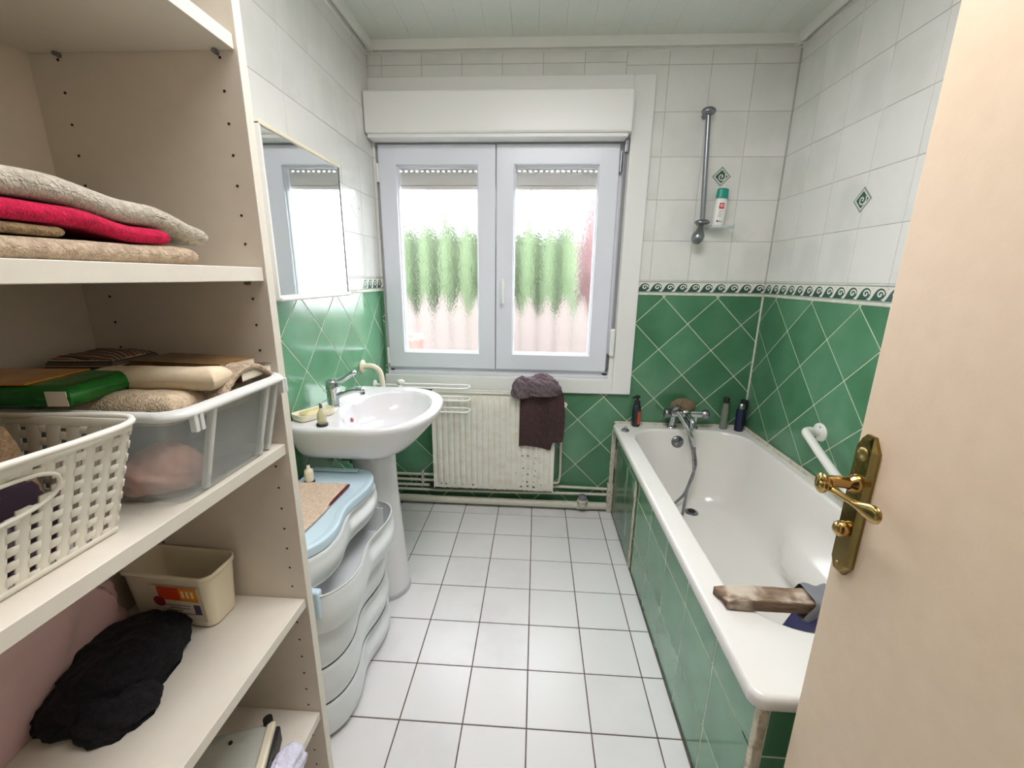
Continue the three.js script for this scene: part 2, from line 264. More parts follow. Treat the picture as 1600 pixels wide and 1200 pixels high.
// ---------- room ----------
const LX = -2.078, CEIL = 2.475, FZ = 2.45, RIM = 0.56;
function clipHalf(poly, a, b, c) {            // keep a*x + b*y <= c
  const o = []; for (let i = 0; i < poly.length; i++) { const p = poly[i], q = poly[(i + 1) % poly.length], dp = a * p[0] + b * p[1] - c, dq = a * q[0] + b * q[1] - c; if (dp <= 0) o.push(p); if (dp * dq < 0) { const t = dp / (dp - dq); o.push([mix(p[0], q[0], t), mix(p[1], q[1], t)]); } } return o;
}
const clipRect = (p, [x0, x1, y0, y1]) => clipHalf(clipHalf(clipHalf(clipHalf(p, 1, 0, x1), -1, 0, -x0), 0, 1, y1), 0, -1, -y0);
const area = (p) => { let s = 0; p.forEach((a, i) => { const b = p[(i + 1) % p.length]; s += a[0] * b[1] - b[0] * a[1]; }); return Math.abs(s) / 2; };
function tileGeo(poly, th, bev, uvOff, uvFn) {   // a tile lying in its own x-y plane, face at z = 0, edges eased
  const n = poly.length, c = [0, 0]; poly.forEach((p) => { c[0] += p[0] / n; c[1] += p[1] / n; });
  const ins = poly.map((p, i) => { const a = poly[(i + n - 1) % n], b = poly[(i + 1) % n], u = [p[0] - a[0], p[1] - a[1]], w = [b[0] - p[0], b[1] - p[1]], lu = Math.hypot(...u), lw = Math.hypot(...w), nu = [-u[1] / lu, u[0] / lu], nw = [-w[1] / lw, w[0] / lw], d = 1 + nu[0] * nw[0] + nu[1] * nw[1]; return [p[0] + bev * (nu[0] + nw[0]) / Math.max(d, 0.3), p[1] + bev * (nu[1] + nw[1]) / Math.max(d, 0.3)]; });
  const P = [], U = [], N = [], add = (q, z, nx, ny, nz) => { P.push(q[0] - c[0], q[1] - c[1], z); U.push(...(uvFn ? uvFn(q) : [q[0] + uvOff[0], q[1] + uvOff[1]])); N.push(nx, ny, nz); };
  for (let i = 1; i < n - 1; i++) for (const q of [ins[0], ins[i], ins[i + 1]]) add(q, 0, 0, 0, 1);
  for (let i = 0; i < n; i++) {
    const j = (i + 1) % n, e = [poly[j][0] - poly[i][0], poly[j][1] - poly[i][1]], l = Math.hypot(...e) || 1, m = [e[1] / l, -e[0] / l];
    for (const [q, z] of [[ins[i], 0], [poly[i], -bev * 0.7], [poly[j], -bev * 0.7], [ins[i], 0], [poly[j], -bev * 0.7], [ins[j], 0]]) { const k = z ? 1 : 0; add(q, z, m[0] * k * 0.8, m[1] * k * 0.8, k ? 0.6 : 1); }
    for (const [q, z] of [[poly[i], -bev * 0.7], [poly[i], -th], [poly[j], -th], [poly[i], -bev * 0.7], [poly[j], -th], [poly[j], -bev * 0.7]]) add(q, z, m[0], m[1], 0);
  }
  const g = new THREE.BufferGeometry();
  g.setAttribute('position', new THREE.Float32BufferAttribute(P, 3)); g.setAttribute('normal', new THREE.Float32BufferAttribute(N, 3)); g.setAttribute('uv', new THREE.Float32BufferAttribute(U, 2));
  return [g, c];
}
const ccw = (p) => { let s = 0; p.forEach((a, i) => { const b = p[(i + 1) % p.length]; s += a[0] * b[1] - b[0] * a[1]; }); return s < 0 ? p.slice().reverse() : p; };
const tileCache = new Map();
function addTile(parent, poly, mats, o = {}) {
  poly = ccw(poly).filter((p, i, l) => Math.hypot(p[0] - l[(i + 1) % l.length][0], p[1] - l[(i + 1) % l.length][1]) > 0.002);
  if (poly.length < 3 || area(poly) < (o.min ?? 0.0002)) return;
  const c = [0, 0]; poly.forEach((p) => { c[0] += p[0] / poly.length; c[1] += p[1] / poly.length; });
  const v = Math.floor(rnd() * 4), key = o.uvFn ? null : poly.map((p) => `${Math.round((p[0] - c[0]) * 2000)},${Math.round((p[1] - c[1]) * 2000)}`).join(';') + v + (o.bev ?? 0.0012);
  let g = key && tileCache.get(key);
  if (!g) { g = tileGeo(poly, o.th ?? 0.002, o.bev ?? 0.0012, [v * 0.37 + 0.11, v * 0.53], o.uvFn)[0]; if (key) tileCache.set(key, g); }
  const m = new THREE.Mesh(g, mats[Math.floor(rnd() * mats.length)]); m.name = o.name ?? 'tile'; m.position.set(c[0], c[1], (o.z ?? 0) + rr(-0.0003, 0.0003)); parent.add(m); return m;
}
function outside(poly, holes) {               // the pieces of a convex polygon left outside rectangular holes
  let l = [poly];
  for (const [x0, x1, y0, y1] of holes) l = l.flatMap((p) => {
    if (area(clipRect(p, [x0, x1, y0, y1])) < 1e-6) return [p];
    return [clipHalf(p, -1, 0, -x1), clipHalf(p, 1, 0, x0), clipHalf(clipHalf(clipHalf(p, 1, 0, x1), -1, 0, -x0), 0, 1, y0), clipHalf(clipHalf(clipHalf(p, 1, 0, x1), -1, 0, -x0), 0, -1, -y1)].filter((q) => q.length > 2);
  });
  return l;
}
function squares(parent, reg, ox, oy, s, gap, mats, o = {}, holes = []) {
  for (let j = Math.floor((reg[2] - oy) / s); oy + j * s < reg[3]; j++) for (let i = Math.floor((reg[0] - ox) / s); ox + i * s < reg[1]; i++) {
    const x = ox + i * s, y = oy + j * s, h = gap / 2;
    for (const p of outside(clipRect([[x + h, y + h], [x + s - h, y + h], [x + s - h, y + s - h], [x + h, y + s - h]], reg), holes)) addTile(parent, p, mats, o);
  }
}
function diamonds(parent, reg, nx, ny, P, gap, mats, o = {}, holes = []) {     // nx, ny: a crossing of the joints
  const r = P / 2 - gap * 0.7071;
  for (let j = Math.floor((reg[2] - ny) / P) - 1; ny + j * P < reg[3] + P; j++) for (let i = Math.floor((reg[0] - nx) / P) - 1; nx + i * P < reg[1] + P; i++) for (const [cx, cy] of [[nx + (i + 0.5) * P, ny + j * P], [nx + i * P, ny + (j + 0.5) * P]])
    for (const p of outside(clipRect([[cx + r, cy], [cx, cy + r], [cx - r, cy], [cx, cy - r]], reg), holes)) addTile(parent, p, mats, o);
}
const friezeTex = canvasTex(512, 160, (c, w, h) => {
  c.fillStyle = '#e9e9de'; c.fillRect(0, 0, w, h); c.fillStyle = '#8fa08e'; c.fillRect(0, 0, w, h * 0.05); c.fillRect(0, h * 0.96, w, h * 0.04);
  const n = 3, p = w / n, g = '#33574a';
  for (let k = -1; k <= n; k++) {
    const x = k * p, cx = x + p * 0.66, cy = h * 0.5, R = h * 0.34;
    c.fillStyle = g; c.beginPath(); c.moveTo(x - p * 0.06, h * 0.94); c.bezierCurveTo(x + p * 0.2, h * 0.9, x + p * 0.22, h * 0.14, cx, h * 0.14); c.arc(cx, cy + h * 0.0, R + h * 0.02, -Math.PI / 2, Math.PI * 0.42); c.lineTo(x + p * 1.0, h * 0.94); c.closePath(); c.fill();
    c.strokeStyle = '#e9e9de'; c.lineWidth = h * 0.1; c.lineCap = 'round'; c.beginPath();
    for (let i = 0; i <= 40; i++) { const t = i / 40, a = -0.4 + t * 6.6, r = R * (0.16 + 0.62 * t); const X = cx + r * Math.cos(a), Y = cy + h * 0.02 + r * Math.sin(a); i ? c.lineTo(X, Y) : c.moveTo(X, Y); } c.stroke();
    c.fillStyle = '#b4746a'; c.beginPath(); c.arc(x + p * 1.12, h * 0.17, h * 0.035, 0, 7); c.fill();
  }
});
M.frieze = S({ map: friezeTex, roughness: 0.2 });
M.decor = S({ map: canvasTex(256, 256, (c, w) => {
  c.fillStyle = '#dcdfd4'; c.fillRect(0, 0, w, w); c.strokeStyle = '#8d9b8c'; c.lineWidth = w * 0.09; c.strokeRect(w * 0.05, w * 0.05, w * 0.9, w * 0.9);
  c.fillStyle = '#33574a'; c.fillRect(w * 0.17, w * 0.17, w * 0.66, w * 0.66); c.strokeStyle = '#dfe2d6'; c.lineWidth = w * 0.075; c.lineCap = 'round'; c.beginPath();
  for (let i = 0; i <= 50; i++) { const t = i / 50, a = 0.6 - t * 8.2, r = w * (0.03 + 0.27 * t), X = w * 0.52 + r * Math.cos(a), Y = w * 0.5 + r * Math.sin(a); i ? c.lineTo(X, Y) : c.moveTo(X, Y); } c.stroke();
}), roughness: 0.2 });
function frieze(parent, x0, x1, ox, hole) {
  for (let i = Math.floor((x0 - ox) / 0.2); ox + i * 0.2 < x1; i++) {
    let a = Math.max(x0, ox + i * 0.2 + 0.0008), b = Math.min(x1, ox + (i + 1) * 0.2 - 0.0008); if (hole) { if (a > hole[0] && a < hole[1]) a = hole[1]; if (b > hole[0] && b < hole[1]) b = hole[0]; } if (b - a < 0.01) continue;
    addTile(parent, [[a, 1.3085], [b, 1.3085], [b, 1.364], [a, 1.364]], [M.frieze], { name: 'frieze_tile', uvFn: (q) => [(q[0] - ox) / 0.2, (q[1] - 1.3085) / 0.0555], th: 0.003, z: 0.0012 });
    addTile(parent, [[a, 1.294], [b, 1.294], [b, 1.307], [a, 1.307]], [M.caulk], { name: 'border_strip', th: 0.004, bev: 0.003, z: 0.003 });
  }
}
const decor = (parent, x, y, r = 0.047) => addTile(parent, [[x + r, y], [x, y + r], [x - r, y], [x, y - r]], [M.decor], { name: 'decor_tile', th: 0.002, z: 0.0016, uvFn: (q) => [0.5 + ((q[0] - x) - (q[1] - y)) / r / 2, 0.5 + ((q[0] - x) + (q[1] - y)) / r / 2] });
function wall(name, at, ry, x0, x1, core, o) {      // local x along the wall, z towards the room
  const t = structure(name, at); t.o.rotation.y = ry;
  const put = (n, g, m) => { const k = new THREE.Mesh(g, m); k.name = n; t.o.add(k); return k; };
  put('masonry', core, M.plaster);
  const bed = (a, b, y0, y1) => outside([[a, y0], [b, y0], [b, y1], [a, y1]], o.holes ?? []).map((p) => { const xs = p.map((q) => q[0]), ys = p.map((q) => q[1]); return bx(Math.min(...xs), Math.max(...xs), Math.min(...ys), Math.max(...ys), -0.01, -0.0016, 0); });
  put('grout_green', merged(bed(x0, x1, 0, 1.294)), M.groutGreen); put('grout_white', merged(bed(x0, x1, 1.294, CEIL)), M.groutWhite);
  diamonds(t.o, [x0, x1, o.low ?? 0, 1.2935], o.nx, o.ny, 0.2845, 0.0042, M.greenTile, {}, o.holes);
  frieze(t.o, x0, x1, o.ox, o.holes?.[0]);
  squares(t.o, [x0, x1, 1.366, o.strip ? 2.1716 : 2.3716], o.ox, 1.3716, 0.2, 0.0026, M.whiteTile, {}, o.holes);
  if (o.strip) { squares(t.o, [o.strip, x1, 2.1716, 2.3716], o.ox, 1.3716, 0.2, 0.0026, M.whiteTile, {}, o.holes); squares(t.o, [x0, o.strip, 2.1716, 2.385], o.ox, 2.185, 0.2, 0.0026, M.whiteTile, {}, o.holes); }
  const cut = o.strip ?? x0;                          // above the window the top courses are cut lower
  squares(t.o, [cut, x1, 2.3716, 2.46], o.ox, 2.3716, 0.2, 0.0026, M.whiteTile, {}, o.holes);
  if (o.strip) { squares(t.o, [x0, cut, 2.385, 2.46], o.ox, 2.385, 0.2, 0.0026, M.whiteTile); }
  for (const d of o.decor ?? []) decor(t.o, ...d);
  return t;
}
// back wall, with the window opening
const HOLE = [-2.064, -0.785, 0.815, 2.075];
wall('wall_back', [0, 0, 0], 0, LX, 0, merged(bx(-2.3, HOLE[0], -0.1, 2.6, -0.24, -0.01, 0), bx(HOLE[1], 0.25, -0.1, 2.6, -0.24, -0.01, 0), bx(HOLE[0], HOLE[1], -0.1, HOLE[2], -0.24, -0.01, 0), bx(HOLE[0], HOLE[1], HOLE[3], 2.6, -0.24, -0.01, 0)),
  { holes: [HOLE], nx: -0.236, ny: 0.9985, ox: -0.2039, strip: -0.8039, decor: [[-0.297, 1.881]] });
// right wall: local x = world z
wall('wall_right', [0, 0, 0], -Math.PI / 2, 0, FZ, bx(-0.24, 2.6, -0.1, 2.6, -0.25, -0.01, 0), { nx: 0.1225, ny: 1.0015, ox: 0.0, decor: [[0.594, 1.675]] });
// left wall: local x = -world z
wall('wall_left', [LX, 0, 0], Math.PI / 2, -FZ, 0, bx(-2.6, 0.24, -0.1, 2.6, -0.25, -0.01, 0), { nx: -0.265, ny: 1.02, ox: -0.19, decor: [[-0.265, 1.69]] });
// front wall with the doorway the camera looks through, and the passage behind it
{
  const t = structure('wall_front');
  t.put('masonry', merged(bx(-2.3, -1.47, -0.1, 2.6, FZ, FZ + 0.1, 0), bx(-0.635, 0.25, -0.1, 2.6, FZ, FZ + 0.1, 0), bx(-1.47, -0.635, 2.06, 2.6, FZ, FZ + 0.1, 0)), M.plaster);
  t.put('door_frame', merged(bx(-1.475, -1.435, 0, 2.07, FZ - 0.012, FZ + 0.11, 0.004), bx(-0.655, -0.615, 0, 2.07, FZ - 0.012, FZ + 0.11, 0.004), bx(-1.475, -0.615, 2.035, 2.075, FZ - 0.012, FZ + 0.11, 0.004)), M.door);
  const h = structure('wall_passage');
  h.put('masonry', merged(bx(-2.4, -2.3, -0.1, 2.6, FZ, 4.1, 0), bx(0.25, 0.35, -0.1, 2.6, FZ, 4.1, 0), bx(-2.4, 0.35, -0.1, 2.6, 4.1, 4.2, 0)), M.plaster);
}
// floor
{
  const f = structure('floor'); f.put('screed', bx(-2.4, 0.35, -0.12, -0.0022, -0.2, 4.2, 0), M.groutFloor);
  const g = new THREE.Group(); g.name = 'tile_field'; g.rotation.x = -Math.PI / 2; f.o.add(g);
  squares(g, [LX + 0.002, -0.722, -FZ - 0.1, -0.002], -1.6097, -0.3234, 0.2036, 0.0042, M.floorTile, { th: 0.003, bev: 0.0014 });
}
// ceiling of long boards, and the cove along the walls
{
  const c = structure('ceiling'); c.put('slab', bx(-2.4, 0.35, CEIL + 0.012, 2.62, -0.24, 4.2, 0), M.plaster);
  for (let i = 0; i < 18; i++) { const a = LX + i * 0.1215, b = Math.min(a + 0.1211, 0.002); c.put('board', bx(a, b, CEIL, CEIL + 0.011, -0.01, FZ + 0.01, 0.001), M.ceiling); }
  const prof = (n) => { const o = []; for (let i = 0; i <= n; i++) { const a = i / n * Math.PI / 2; o.push([0.042 - 0.034 * Math.sin(a), -0.042 + 0.034 * (1 - Math.cos(a))]); } return [[0, 0], [0.044, 0], [0.044, -0.006], ...o.map(([p, q]) => [p, q]), [0.006, -0.044], [0, -0.044]]; };
  const cove = (len) => { const s = new THREE.Shape(prof(6).map((p) => new THREE.Vector2(...p))); const g = new THREE.ExtrudeGeometry(s, { depth: len, bevelEnabled: false }); return g; };
  const t1 = structure('trim_1', [0, 0, 0]), g1 = cove(2.078); g1.rotateY(-Math.PI / 2); g1.scale(1, 1, 1); g1.translate(0, CEIL, 0); t1.put('cove', boxUV(g1), M.plasticWhite);
  const t2 = structure('trim_2'), g2 = cove(FZ); g2.scale(-1, 1, 1); g2.translate(0, CEIL, 0); g2.computeVertexNormals(); t2.put('cove', boxUV(g2), M.plasticWhite);
  const t3 = structure('trim_3'), g3 = cove(FZ); g3.translate(LX, CEIL, 0); t3.put('cove', boxUV(g3), M.plasticWhite);
  const t4 = structure('trim_4'); t4.put('corner_bead', rod([-0.004, RIM, 0.004], [-0.004, 1.294, 0.004], 0.005, 8), M.caulk);
}
{
  const t = new Thing('ceiling_lamp', 'square opal ceiling lamp over the middle of the bathroom', 'lamp', [-1.12, CEIL, 1.55]);
  t.put('lamp_housing', bx(-1.54, -0.7, CEIL - 0.026, CEIL, 1.13, 1.97, 0.01, 3), M.plasticWhite);
  t.put('lamp_diffuser', bx(-1.52, -0.72, CEIL - 0.03, CEIL - 0.02, 1.15, 1.95, 0.002), M.lampGlow);
}
// window: boards round the opening, frame, two sashes with obscure glass
{
  const w = structure('window_1');
  w.put('casing_board', bx(-0.765, -0.662, 0.737, 2.327, -0.004, 0.02, 0.004), M.pvcWhite);
  w.put('casing_board', bx(LX, -0.765, 2.235, 2.327, -0.004, 0.02, 0.004), M.pvcWhite);
  w.put('casing_board', bx(LX, -0.765, 0.737, 0.822, -0.004, 0.02, 0.004), M.pvcWhite);
  w.put('reveal', merged(bx(-0.79, -0.765, 0.8, 2.1, -0.2, 0.004, 0.002), bx(LX + 0.001, -0.765, 0.79, 0.822, -0.2, 0.004, 0.002), bx(LX + 0.001, -0.765, 2.07, 2.1, -0.2, 0.004, 0.002), bx(LX - 0.02, -2.066, 0.8, 2.1, -0.2, -0.012, 0.002)), M.pvcWhite);
  const zf = -0.055;
  w.put('frame', merged(bx(-2.068, -2.03, 0.822, 2.085, zf - 0.05, zf + 0.03, 0.003), bx(-0.825, -0.787, 0.822, 2.085, zf - 0.05, zf + 0.03, 0.003), bx(-2.06, -0.79, 0.822, 0.872, zf - 0.05, zf + 0.03, 0.003), bx(-2.06, -0.79, 2.03, 2.085, zf - 0.05, zf + 0.03, 0.003)), M.pvcWindow);
  const sash = (x0, x1, a, b) => {                   // a, b: the glass
    const y0 = 0.862, y1 = 2.034, g0 = 0.945, g1 = 1.945, s = (X0, X1, Y0, Y1) => bx(X0, X1, Y0, Y1, zf - 0.02, zf + 0.055, 0.006, 3);
    const m = w.put('sash', merged(s(x0, a + 0.008, y0, y1), s(b - 0.008, x1, y0, y1), s(a, b, y0, g0 + 0.008), s(a, b, g1 - 0.008, y1)), M.pvcWindow);
    const bead = (X0, X1, Y0, Y1) => bx(X0, X1, Y0, Y1, zf - 0.01, zf + 0.04, 0.007, 3);
    w.put('glazing_bead', merged(bead(a - 0.004, a + 0.014, g0, g1), bead(b - 0.014, b + 0.004, g0, g1), bead(a, b, g0 - 0.004, g0 + 0.014), bead(a, b, g1 - 0.014, g1 + 0.004)), M.pvcWindow, m);
    const g = new THREE.BoxGeometry(b - a + 0.01, g1 - g0 + 0.01, 0.006); g.translate((a + b) / 2, (g0 + g1) / 2, zf + 0.012);
    w.put('pane', boxUV(g), M.obscure, m);
    return m;
  };
  const l = sash(-2.052, -1.436, -1.967, -1.522), r = sash(-1.432, -0.806, -1.347, -0.897);
  w.put('meeting_strip', bx(-1.4345, -1.4335, 0.862, 2.034, zf + 0.03, zf + 0.05, 0), M.dullChrome);
  w.put('window_handle', merged(bx(-1.405, -1.383, 1.31, 1.37, zf + 0.053, zf + 0.066, 0.005), rod([-1.394, 1.345, zf + 0.06], [-1.394, 1.345, zf + 0.09], 0.008), tube([[-1.394, 1.347, zf + 0.092], [-1.394, 1.3, zf + 0.096], [-1.394, 1.24, zf + 0.09]], 0.0085)), M.plasticWhite, r);
  for (const [x, y] of [[-2.058, 1.9], [-2.058, 0.93], [-0.8, 1.945], [-0.8, 0.92]]) w.put('hinge', merged(rod([x, y - 0.045, zf + 0.052], [x, y + 0.045, zf + 0.052], 0.008)), x < -1 ? M.plasticWhite : M.dullChrome);
}
// the box of the roller shutter over the window, the shutter outside, its strap
{
  const t = new Thing('shutter_box', 'long white roller shutter box above the window', 'shutter box', [(LX - 0.77) / 2, 2.055, 0]);
  t.put('housing', bx(LX + 0.002, -0.772, 2.057, 2.243, 0.006, 0.1, 0.012, 4), M.pvcWhite);
  t.put('underside', bx(LX + 0.01, -0.79, 2.04, 2.058, 0.002, 0.085, 0.004), M.pvcWhite);
  const s = new Thing('roller_shutter', 'pale roller shutter lowered a little outside the window', 'shutter', [-1.43, 1.85, -0.12]);
  for (let k = 0; k < 3; k++) { const y = 1.858 + k * 0.077; s.put('slat', bx(-2.062, -0.788, y, y + 0.0715, -0.126, -0.114, 0.005, 3), M.shutter); const hooks = []; for (let q = 0; q < 43; q++) hooks.push(bx(-2.05 + q * 0.0295, -2.05 + q * 0.0295 + 0.017, y + 0.07, y + 0.078, -0.124, -0.117, 0)); s.put('slat_hook', merged(hooks), M.shutter).userData.kind = 'stuff'; }
  s.put('bottom_bar', bx(-2.062, -0.788, 1.838, 1.858, -0.13, -0.11, 0.004), M.shutter);
  s.put('guide_rail', bx(-2.066, -2.045, 0.82, 2.09, -0.15, -0.105, 0.002), M.pvcWindow); s.put('guide_rail', bx(-0.805, -0.787, 0.82, 2.09, -0.15, -0.105, 0.002), M.pvcWindow);
  const p = new Thing('shutter_strap', 'grey shutter strap running down to a small white winder beside the window', 'shutter strap', [-0.782, 0.93, 0]);
  p.put('strap', bx(-0.789, -0.771, 1.1, 2.05, 0.008, 0.0095, 0), M.strap);
  p.put('winder', bx(-0.796, -0.768, 0.955, 1.11, 0.004, 0.026, 0.01, 4), M.plasticWhite);
  p.put('guide_roller', bx(-0.792, -0.768, 1.985, 2.05, 0.004, 0.024, 0.006), M.dullChrome);
}
// ---------- outside: paved yard, pale pickets, hedge of pointed conifers ----------
{
  const g = structure('ground'); g.put('paving', bx(-14, 12, -0.5, -0.4, -14, -0.25, 0), M.yard);
  const fz = -3.0;
  for (let i = 0; i < 30; i++) {
    const x = -4.6 + i * 0.22, h = 1.16 + rr(-0.03, 0.03);
    const f = new Thing('fence_picket', i % 2 ? 'pale pointed picket of the fence blurred behind the obscure glass' : 'pale pointed picket of the fence blurred behind the obscure glass', 'picket', [x, -0.4, fz], 'pale pickets in front of the conifer hedge');
    const s = new THREE.Shape([[-0.1, 0], [0.1, 0], [0.1, h + 0.12], [0, h + 0.4], [-0.1, h + 0.12]].map((p) => new THREE.Vector2(...p)));
    const e = new THREE.ExtrudeGeometry(s, { depth: 0.025, bevelEnabled: true, bevelSize: 0.004, bevelThickness: 0.004, bevelSegments: 1 }); e.translate(x, -0.4, fz); f.put('board', e, M.picket);
  }
  const conifer = (x, z, h, r, m, label, group, name) => {
    const t = new Thing(name, label, 'tree', [x, -0.4, z], group), sd = rr(0, 40);
    let c = new THREE.SphereGeometry(1, 28, 44); c.deleteAttribute('uv'); c.deleteAttribute('normal'); c = mergeVertices(c, 1e-4);
    deform(c, (v) => { const y = (v.y + 1) / 2, w = Math.pow(Math.sin(Math.PI * Math.pow(y, 0.8)), 0.7) * (1 - 0.35 * y) + 0.02, a = Math.atan2(v.z, v.x), k = 1 + 0.22 * n3(Math.cos(a) * 4 + sd, y * 22, Math.sin(a) * 4) + 0.1 * n3(Math.cos(a) * 11, y * 60 + sd, Math.sin(a) * 11); v.set(x + Math.cos(a) * r * w * k, -0.36 + y * h, z + Math.sin(a) * r * w * k); });
    t.put('foliage', c, m); t.put('trunk', rod([x, -0.4, z], [x, 0.2, z], 0.05, 8), M.bark);
  };
  for (let i = 0; i < 36; i++) { const k = i >> 1, back = i % 2; if (k > 13 - back) continue; conifer(back ? -1.2 + (k - 11) * 0.334 : -1.2 + (k - 11.5) * 0.312, back ? -4.62 : -4.2, (back ? 3.0 : 3.2) + rr(-0.1, 0.14), 0.142, M.conifer, back ? 'slim green conifer in the rear row blurred behind the obscure glass' : 'slim green conifer in the front row blurred behind the obscure glass', back ? 'conifers of the rear hedge row' : 'conifers of the front hedge row', 'conifer'); }
  conifer(-0.27, -5.0, 3.5, 0.44, M.copper, 'taller reddish tree rising beside the hedge behind the pane with the strap', null, 'tree');
  const b = new Thing('garden_bin', 'tall red garden bin low behind the pane nearest the washbasin', 'bin', [-2.33, -0.4, -1.15]);
  b.put('body', lathe([[0.001, -0.4], [0.12, -0.4], [0.16, 0.86], [0.17, 0.87], [0.16, 0.88], [0.15, 0.87], [0.11, -0.3], [0.001, -0.3]], [-2.33, 0, -1.15]), M.redPlastic);
}
// ---------- bath and its tiled front ----------
{
  const t = new Thing('bathtub', 'long white bathtub with a moulded armrest beside the green tiled wall', 'bathtub', [-0.372, 0, 0.83]);
  const R = (a) => rrect(a[0], a[1], a[2], a[3], a[4], a[5], 12, 16);
  const g = loft([[-0.738, -0.006, 0.006, 1.656, 0.028, 0.523], [-0.744, -0.002, 0.003, 1.662, 0.03, 0.527], [-0.744, -0.002, 0.003, 1.662, 0.03, 0.546], [-0.741, -0.003, 0.005, 1.659, 0.03, 0.555], [-0.734, -0.004, 0.008, 1.652, 0.03, 0.56],
    [-0.672, -0.05, 0.076, 1.494, 0.17, 0.56], [-0.665, -0.056, 0.082, 1.487, 0.168, 0.557], [-0.658, -0.062, 0.088, 1.478, 0.165, 0.546], [-0.648, -0.07, 0.096, 1.46, 0.165, 0.51], [-0.638, -0.078, 0.105, 1.43, 0.165, 0.46], [-0.63, -0.085, 0.112, 1.4, 0.165, 0.41], [-0.622, -0.092, 0.12, 1.37, 0.165, 0.36], [-0.614, -0.1, 0.13, 1.335, 0.165, 0.31],
    [-0.605, -0.108, 0.14, 1.3, 0.165, 0.26], [-0.592, -0.12, 0.152, 1.26, 0.16, 0.22], [-0.57, -0.142, 0.172, 1.22, 0.15, 0.18], [-0.53, -0.18, 0.21, 1.16, 0.12, 0.158], [-0.47, -0.24, 0.28, 1.05, 0.1, 0.15]].map(R), false, true);
  deform(g, (v) => { const k = sstep(0.62, 0.86, v.z) * (1 - sstep(1.2, 1.42, v.z)) * sstep(0.19, 0.24, v.y) * (1 - sstep(0.33, 0.42, v.y)) * 0.075; if (v.y < 0.5 && v.z < 1.5) { if (v.x > -0.2) v.x -= k; if (v.x < -0.5) v.x += k; } });
  t.put('shell', g, M.acrylic);
  t.put('overflow', merged(aimed(lathe([[0, 0.014], [0.026, 0.012], [0.034, 0.004], [0.034, -0.002]]), [-0.395, 0.492, 0.097], [0, 0.15, 1])), M.dullChrome);
  const d = t.put('drain', merged(lathe([[0.001, 0.006], [0.02, 0.008], [0.034, 0.004], [0.036, 0]], [-0.335, 0.151, 0.262])), M.dullChrome); t.put('drain_plug', lathe([[0.001, 0.012], [0.018, 0.011], [0.021, 0.004], [0.021, 0]], [-0.335, 0.153, 0.262]), M.dark, d);
  const s = new Thing('bath_surround', 'green square tiled front and end wall carrying the bathtub', 'bath surround', [-0.36, 0, 0.83]);
  s.put('core', merged(bx(-0.7159, -0.69, 0, 0.522, 0.004, 1.65, 0), bx(-0.7159, -0.01, 0, 0.522, 1.6, 1.6518, 0)), M.groutGreen);
  const f = new THREE.Group(); f.name = 'front_tiles'; f.position.set(-0.7165 + 0.36, 0, -0.83); f.rotation.y = -Math.PI / 2; s.o.add(f);
  squares(f, [0.012, 1.638, 0.002, 0.521], 0.8035, -0.031, 0.2103, 0.0052, M.greenTile, { bev: 0.0005 }, [[0.06, 0.545, 0, 0.452]]);
  const e = new THREE.Group(); e.name = 'end_tiles'; e.position.set(0.36, 0, 1.6525 - 0.83); s.o.add(e);
  squares(e, [-0.702, -0.02, 0.002, 0.521], -0.702, -0.031, 0.2103, 0.005, M.greenTile, { bev: 0.0005 });
  s.put('corner_edge', bx(-0.722, -0.703, 0, 0.522, 1.635, 1.655, 0.003), M.oldPlaster);
  const crumb = (g, a) => deform(mergeVertices(g), (v) => { v.x += a * n3(v.y * 60, v.z * 60, 1); v.z += 1.6 * a * n3(v.y * 40, v.z * 20, 7); });
  s.put('access_panel', bx(-0.7215, -0.712, 0.006, 0.448, 0.068, 0.535, 0.003), M.access);
  const strip = (z0, z1, y0, y1, tk, w) => { const o = []; for (let k = 0; k <= 14; k++) { const y = mix(y0, y1, k / 14), n = w * n3(y * 30, z0 * 50, 2), m = w * n3(y * 34 + 5, z1 * 50, 6); o.push([[-0.7165, y, z0 + n], [-0.7165 - tk, y, z0 + n + 0.003], [-0.7165 - tk, y, z1 + m - 0.003], [-0.7165, y, z1 + m]]); } return loft(o, true, true); };
  s.put('plaster_edge', boxUV(strip(0.53, 0.566, 0.004, 0.46, 0.006, 0.008)), M.oldPlaster, null, 'crumbling plaster edge');
  s.put('plaster_edge', boxUV(strip(0.03, 0.085, 0.3, 0.405, 0.007, 0.009)), M.oldPlaster, null, 'crumbling plaster edge');
  s.put('edge_strip', merged(bx(-0.744, -0.718, 0.17, 0.522, 0.004, 0.026, 0.006), bx(-0.752, -0.718, 0.0, 0.18, 0.004, 0.052, 0.008)), M.dirtyCaulk);
  const c = structure('trim_5');
  c.put('caulk', merged(bx(-0.02, -0.0005, 0.557, 0.575, 0.003, 1.655, 0.007), bx(-0.735, -0.0005, 0.557, 0.572, 0.0005, 0.014, 0.006)), M.dirtyCaulk);
}
